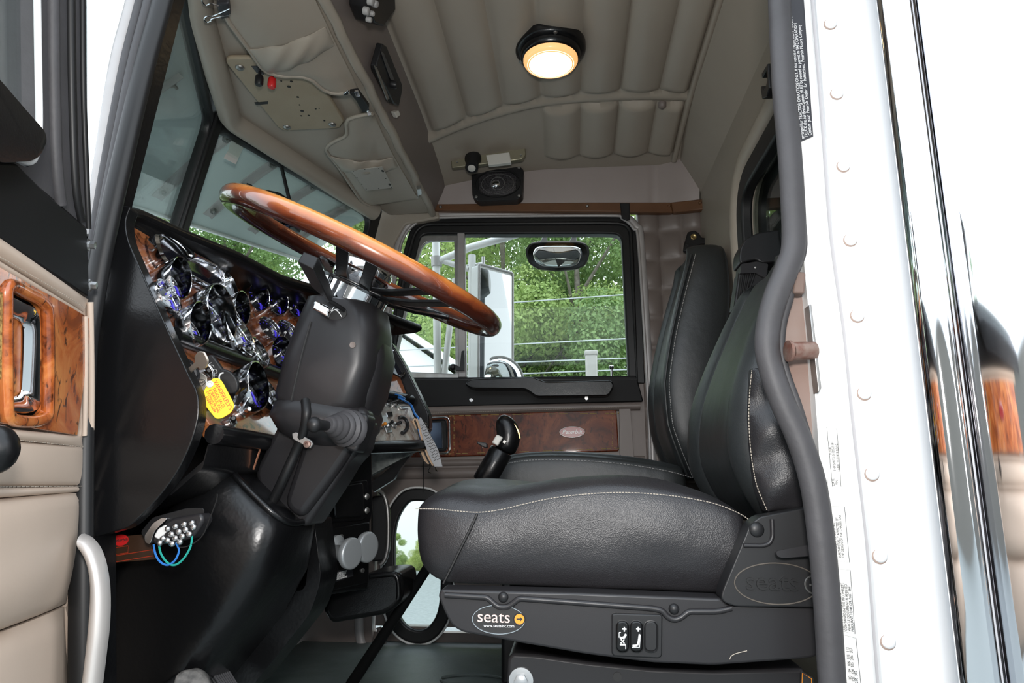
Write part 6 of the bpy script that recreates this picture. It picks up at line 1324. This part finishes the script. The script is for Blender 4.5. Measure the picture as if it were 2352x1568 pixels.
tb = thing('truck_bed', 'dark body of the truck behind the cab, added for chrome reflections', 'truck body', V((2.2, 1.72, -.4)))  # unseen dark body, added and sized to darken the stack's reflection
m = MB(); m.box(WF, (.90, 1.10, -.35), (5.5, 2.65, 2.4)); m.build('box', mat('dark_navy_paint', (.012, .014, .022), .3), tb, bevel=.02)
m = MB(); m.box(WF, (-3.2, 1.25, -.60), (5.5, 2.2, -.36)); m.build('frame_rail', M['matte'], tb, bevel=.01)
hd = thing('hood', 'white truck hood below the line of sight, added to bounce light', 'hood', V((-2.1, 1.72, .6)))  # unseen white hood, added to throw light up at the visor
m = MB(); m.sheet(lambda u, v: (lerp(-1.13, -2.9, u), lerp(1.1, 2.34, v), lerp(.94, .80, u)-.10*(abs(v-.5)*2)**3), 12, 12, (0, 0, -.02)); m.build('panel', M['white'], hd)
# ================================================================== OUTSIDE
GZ = -1.15
m = MB(); m.sheet(lambda u, v: (-60+u*120, -25+v*40, GZ+.02*noise.noise(V((u*30, v*12, 0)))), 40, 20); struct(m.build('ground_gravel', M['gravel']), 'pale gravel yard around the truck', 'ground')
m = MB(); m.sheet(lambda u, v: (-70+u*140, 14.5+v*30+.6*math.sin(u*40), GZ+.03+1.6*v*v+.05*noise.noise(V((u*40, v*12, 0)))), 60, 16); struct(m.build('ground_verge', M['grass']), 'yellow green verge at the foot of the trees', 'ground')
def blob_tree(name, seed, H, W, mt, nleaf):
    r = random.Random(seed); blobs = []
    for i in range(26):
        t = r.random(); a = r.random()*6.283; z = H*(.16+.80*t); rr = W*(math.sin(math.pi*min(1, (.12+.86*t)))**.7)*math.sqrt(r.random())*.9
        blobs.append((V((math.cos(a)*rr, math.sin(a)*rr, z)), W*(.28+.22*r.random())*(1.1-.5*t)))
    vs, fs = [], []
    tot = sum(b[1]**2 for b in blobs)
    for c, rad in blobs:
        for k in range(int(nleaf*rad*rad/tot)):
            d = V((r.gauss(0, 1), r.gauss(0, 1), r.gauss(.25, 1))).normalized(); p = c+d*rad*(.72+.36*r.random())
            n = (d+V((r.gauss(0, .55), r.gauss(0, .55), r.gauss(.2, .55)))).normalized(); t1 = n.orthogonal().normalized(); t1 = (Matrix.Rotation(r.random()*6.28, 3, n) @ t1); t2 = n.cross(t1)
            s = .035+.038*r.random(); o = len(vs)
            vs += [p+t1*s, p+t2*s*.62+n*s*.12, p-t1*s*1.05, p-t2*s*.62+n*s*.12]; fs.append((o, o+1, o+2, o+3))
    me = bpy.data.meshes.new('crown'); me.from_pydata(vs, [], fs); me.materials.append(M[mt]); me.update()
    tm = MB(); tm.tube([V((0, 0, -.3)), V((.1, 0, H*.3)), V((.0, .1, H*.62)), V((.1, .1, H*.85))], [.19, .15, .09, .03], 8)
    for k in range(5):
        a = k*1.3+seed; z0 = H*(.3+.1*k); tm.tube([V((.05, .05, z0)), V((math.cos(a)*W*.35, math.sin(a)*W*.35, z0+H*.12)), V((math.cos(a)*W*.6, math.sin(a)*W*.6, z0+H*.2))], [.07, .04, .015], 6)
    return me, tm
protos = []
for i, (mt, H, W, n) in enumerate((('leafA', 10.5, 3.3, 60000), ('leafB', 11.5, 3.0, 60000), ('leafC', 8.5, 3.1, 52000))):
    me, tm = blob_tree('t', 11+i, H, W, mt, n)
    tmp = tm.build('trunk', M['trunk']); tmesh = tmp.data; bpy.data.objects.remove(tmp)
    c = sum((v for v in tm.v), V())*0
    lo = V([min(p[k] for p in tm.v) for k in range(3)]); hi = V([max(p[k] for p in tm.v) for k in range(3)]); protos.append((me, tmesh, (lo+hi)/2, mt))
TL = {'leafA': 'mid green broadleaf tree in the tree line beyond the yard', 'leafB': 'dark green broadleaf tree in the tree line beyond the yard', 'leafC': 'yellow green bushy tree in the tree line beyond the yard'}
tr_ = random.Random(5); base = {}
spots = []
for i in range(15): spots.append((-27+i*2.75+tr_.uniform(-.5, .5), 19.5+tr_.uniform(-1.2, 1.2), tr_.choice((0, 1, 2, 0)), tr_.uniform(.9, 1.15)))
for i in range(11): spots.append((-29+i*4.2+tr_.uniform(-.8, .8), 24.5+tr_.uniform(-1, 1), tr_.choice((0, 1)), tr_.uniform(1.1, 1.35)))
for i in range(5): spots.append((-30-i*1.5+tr_.uniform(-1, 1), 16-i*5.0, tr_.choice((0, 1, 2)), 1.1))
for k in ((30, 4.5, 0, .55), (34, -1.5, 1, .50), (33, 8.5, 1, .6)): spots.append(k)
spots = [q for q in spots if not (12 < q[1] < 27 and -9.5 < q[0] < -3.4)]+[(-8.2, 27.5, 0, 1.3), (-4.6, 27, 1, 1.35), (-10.4, 21.5, 2, 1.0)]
for x, y, k, s in spots:
    me, tmesh, off, mt = protos[k]
    zb_ = GZ+.03+(1.6*max(0, (y-14.5)/30)**2 if y > 14.5 else 0)
    t = thing('broadleaf_tree', TL[mt] if y > 10 else ('small ' if x > 20 and y > -8 else '')+{'leafA': 'mid green broadleaf tree', 'leafB': 'dark green broadleaf tree', 'leafC': 'yellow green bushy tree'}[mt]+(' on the near side of the yard' if y < -8 else ' in the yard behind the truck' if x > 0 else ' at the far side of the yard ahead of the truck'), 'tree', V((x, y, zb_)), ('tree line ' if y > 10 else 'yard trees ')+mt[-1] if True else '')
    t['group'] = {'leafA': 'mid green', 'leafB': 'dark green', 'leafC': 'yellow green'}[mt]+(' trees beyond the yard' if y > 10 else (' trees on the near side' if y < -8 else ' trees behind the truck' if x > 0 else ' trees ahead of the truck'))
    t.scale = (s, s, s); t.rotation_euler.z = tr_.random()*6.28
    o = bpy.data.objects.new('crown', me); C.objects.link(o); o.parent = t
    o = bpy.data.objects.new('trunk', tmesh); C.objects.link(o); o.parent = t; o.location = off
# white house
ho = thing('house', 'white gabled house seen low through the passenger vent window', 'house', V((-5.5, 17, GZ)))
y = 15.2
r0, r1 = U(905, 752, y), U(1056, 852, y); sl = (r1-r0).normalized(); ridge = r0-sl*.4
e1 = r1; e0 = V((2*ridge.x-e1.x, y, e1.z))
m = MB(); m.prism([V((e0.x, y, GZ)), V((e1.x-.15, y, GZ)), e1-V((.15, 0, .05)), ridge-V((0, 0, .08)), e0-V((-.15, 0, .05))], (0, 6, 0)); m.build('walls', M['siding'], ho)
for a, b in ((ridge, e1), (ridge, e0)):
    m = MB(); n = V((0, 1, 0)).cross(b-a).normalized(); n = n if n.z > 0 else -n; m.prism([a-V((0, .25, 0)), b-V((0, .25, 0)), b-V((0, .25, 0))+n*.14, a-V((0, .25, 0))+n*.14], (0, 6.5, 0)); m.build('roof', M['shingle'], ho)
for i in range(9):
    me, tmesh, off, mt = protos[(2, 2, 0)[i % 3]]
    t = thing('weed_clump', ('yellow green' if mt == 'leafC' else 'mid green')+' weeds at the edge of the gravel, seen through the low door window', 'weeds', V((-6.6+i*.62+tr_.uniform(-.15, .15), 13.9+tr_.uniform(-.3, .3), GZ-.12)), ('yellow green' if mt == 'leafC' else 'mid green')+' weeds by the gravel')
    s = tr_.uniform(.06, .10); t.scale = (s*1.2, s*1.2, s); t.rotation_euler.z = i
    o = bpy.data.objects.new('foliage', me); C.objects.link(o); o.parent = t
# second building behind, seen in the mirror
gb = thing('grey_building', 'low blue grey building in the yard behind the truck', 'building', V((26, .8, GZ)))
m = MB(); m.box(wf((26, .8, GZ)), (0, -4, 0), (5, 5, 2.6)); m.build('walls', mat('blue_grey_wall', (.40, .48, .52), .7), gb)
m = MB(); m.prism([V((26-.3, -3.5, GZ+2.6)), V((26-.3, 6.0, GZ+2.6)), V((26-.3, 6.0, GZ+2.75)), V((26-.3, 1.2, GZ+4.0)), V((26-.3, -3.5, GZ+2.75))], (5.6, 0, 0)); m.build('roof', M['shingle'], gb)
wsx = thing('reflection_wall', 'long grey workshop added unseen behind the viewer to darken reflections', 'building', V((-2, -16, GZ)))  # unseen building added to darken and smooth what the chrome reflects
m = MB(); m.box(wf((-2, -16, GZ)), (-26, -6, 0), (26, 0, 5.2)); m.build('walls', mat('grey_brown_cladding', (.20, .19, .17), .8), wsx)
m = MB(); m.prism([V((-28.4, -16+.3, GZ+5.2)), V((-28.4, -19, GZ+6.6)), V((-28.4, -22.3, GZ+5.2))], (52.8, 0, 0)); m.build('roof', M['shingle'], wsx)
# power lines and post
for k, (a, b) in enumerate((((1000, 707), (1600, 665)), ((1000, 800), (1600, 769)), ((1000, 839), (1600, 816)), ((1000, 866), (1600, 842)))):
    m = MB(); p, q = U(*a, 12.5), U(*b, 12.5); d = q-p; m.tube([p-d*2, p, q, q+d*2], .012, 6)
    tag(m.build('power_line', M['cable']), 'pale overhead cable, %s of the four outside the passenger window' % ('topmost', 'second from the top', 'third from the top', 'lowest')[k], 'cable')
m = MB(); a, b, c = U(1345, 812, 9), U(1372, 812, 9), U(1358, 812, 9)
w_ = (b-a).length/2; pp_ = thing('concrete_post', 'weathered square concrete post beyond the passenger window', 'post', V((c.x, 9, GZ)))
m.box(wf(V((c.x, 9, GZ))), (-w_, 0, 0), (w_, 2*w_, c.z-GZ)); m.build('shaft', M['concrete'], pp_, bevel=.02)
m = MB(); m.box(wf(V((c.x, 9+w_, c.z))), (-w_*1.15, -w_*1.15, -.02), (w_*1.15, w_*1.15, .05)); m.build('cap', M['concrete'], pp_, bevel=.02)
# teal shed and dark hedge beyond the open door window
ts = thing('teal_tarp', 'teal tarpaulin covered load far off through the driver door window', 'tarpaulin', V((-19, 17.0, GZ)))
# ================================================================== PASSENGER MIRRORS
ms = thing('side_mirror', 'tall west coast mirror on tube brackets outside the passenger door', 'mirror', U(1135, 735, 2.80))
mn = V((.72, -.69, 0)).normalized(); mu = V((mn.y, -mn.x, 0)); mu = mu if mu.x > 0 else -mu; mo = U(1139, 735, 2.80)
fm = Fr(mo, mu, (0, 0, 1))
def MP(px, py): return UP(px, py, mo, mn)
mq = [MP(1100, 606), MP(1177, 627), MP(1177, 880), MP(1098, 895)]
m = MB(); m.prism(rpoly(mq, .012), -mn*.055); m.build('housing', M['offwhite'], ms, bevel=.006)
cc = sum(mq, V())/4
m = MB(); gq = [p.lerp(cc, .06) for p in mq]; m.prism(rpoly([p+mn*.002 for p in gq], .008), -mn*.003); m.build('mirror_glass', M['mirror'], ms, smooth=False)
m = MB(); m.tube(rpoly([p+mn*.001 for p in mq], .012), .006, 8, True); m.build('frame_edge', M['alu'], ms)
for pts, r, mt in (([(1000, 520), (1002, 600), (1006, 900)], .0175, 'offwhite'), ([(1046, 640), (1034, 740), (1016, 900)], .014, 'offwhite'), ([(1004, 602), (1080, 568), (1170, 543), (1300, 505)], .017, 'offwhite'), ([(1004, 594), (1050, 610), (1076, 618)], .013, 'offwhite'), ([(1084, 586), (1084, 900)], .017, 'offwhite'), ([(1070, 612), (1110, 605)], .008, 'steel'), ([(1110, 590), (1110, 612)], .008, 'steel')):
    m = MB(); m.tube(Us(pts, 2.86), r, 12); m.build('bracket_tube', M[mt], ms)
m = MB(); m.tube(Us([(1002, 590), (1003, 612)], 2.86), .024, 12); m.build('bracket_clamp', M['alu'], ms)
rm = thing('round_mirror', 'round convex mirror below the tall side mirror', 'mirror', U(1150, 875, 2.80))
fr2 = Fr(U(1150, 874, 2.80), V((.75, .35, 0)), (0, 0, 1)); 
if fr2.w.y > 0: fr2 = Fr(fr2.o, -fr2.u, fr2.v)
m = MB(); m.lathe(fr2, [(.098, -.002), (.090, .010), (.07, .019), (.04, .025), (0, .027)], 40); m.build('mirror_glass', M['mirror'], rm)
m = MB(); m.tube([fr2(math.cos(i*math.pi/24)*.1, math.sin(i*math.pi/24)*.1, 0) for i in range(48)], .006, 8, True); m.build('rim', M['greyp'], rm)
m = MB(); m.lathe(fr2, [(.100, 0), (.08, -.04), (.03, -.06), (0, -.06)], 32); m.build('shell', M['offwhite'], rm)
lm = thing('look_down_mirror', 'small oblong convex mirror above the passenger window with cracked glass', 'mirror', U(1280, 590, 2.70))
y = 2.70
lo_ = rpoly(Us([(1206, 578), (1214, 560), (1240, 556), (1330, 556), (1350, 562), (1355, 582), (1346, 608), (1325, 618), (1280, 622), (1236, 618), (1214, 604)], y), .015, 4)
lc = sum(lo_, V())/len(lo_)
m = MB(); m.loft([[p+V((0, .05, 0)) for p in [q.lerp(lc, .35) for q in lo_]], [p+V((0, .02, .004)) for p in lo_], [p for p in lo_], [p.lerp(lc, .07) for p in lo_]], cap=(True, False)); m.build('shell', M['drubber'], lm)
m = MB(); m.prism(rpoly(Us([(1212, 572), (1220, 557), (1240, 553), (1330, 553), (1348, 560), (1340, 566), (1225, 566)], y+.01), .006), (0, .03, 0)); m.build('upper_shell', M['alu'], lm, bevel=.004)
gi = [p.lerp(lc, .05) for p in lo_]
m = MB(); m.loft([[p+V((0, .004, 0)) for p in gi], [p.lerp(lc, .35)+V((0, -.001, .0)) for p in gi], [p.lerp(lc, .7)+V((0, -.004, 0)) for p in gi], [p.lerp(lc, .97)+V((0, -.005, 0)) for p in gi]]); m.build('mirror_glass', M['mirror'], lm, ang=180)
m = MB(); m.prism(Us([(1276, 594), (1299, 598), (1282, 614)], y-.008), (0, .002, 0)); m.build('missing_shard', M['ink'], lm, smooth=False)
m = MB(); m.tube(Us([(1272, 572), (1276, 594)], y-.008), .0008, 4); m.tube(Us([(1299, 598), (1330, 570)], y-.007), .0006, 4); m.tube(Us([(1299, 598), (1322, 594)], y-.007), .0006, 4); m.build('crack', M['greyink'], lm)
for px in (1250, 1317):
    m = MB(); m.loft([[U(px+a*w_+off, py, y+.02+b*.012) for a, b in ((-1, -1), (1, -1), (1, 1), (-1, 1))] for py, w_, off in ((530, 3, 4), (538, 4, 3), (546, 6, 1), (556, 9, -2), (560, 10, -2))]); m.build('mounting_foot', M['greyp'], lm, bevel=.003)
bpy.data.objects.remove(ts)
# ================================================================== FLASH
lamp_at('camera_flash', 'AREA', CAM+V((.02, -.06, .16)), 13.0, .10, (1, .97, .94), CAM+V((-.1, 2, .35)))
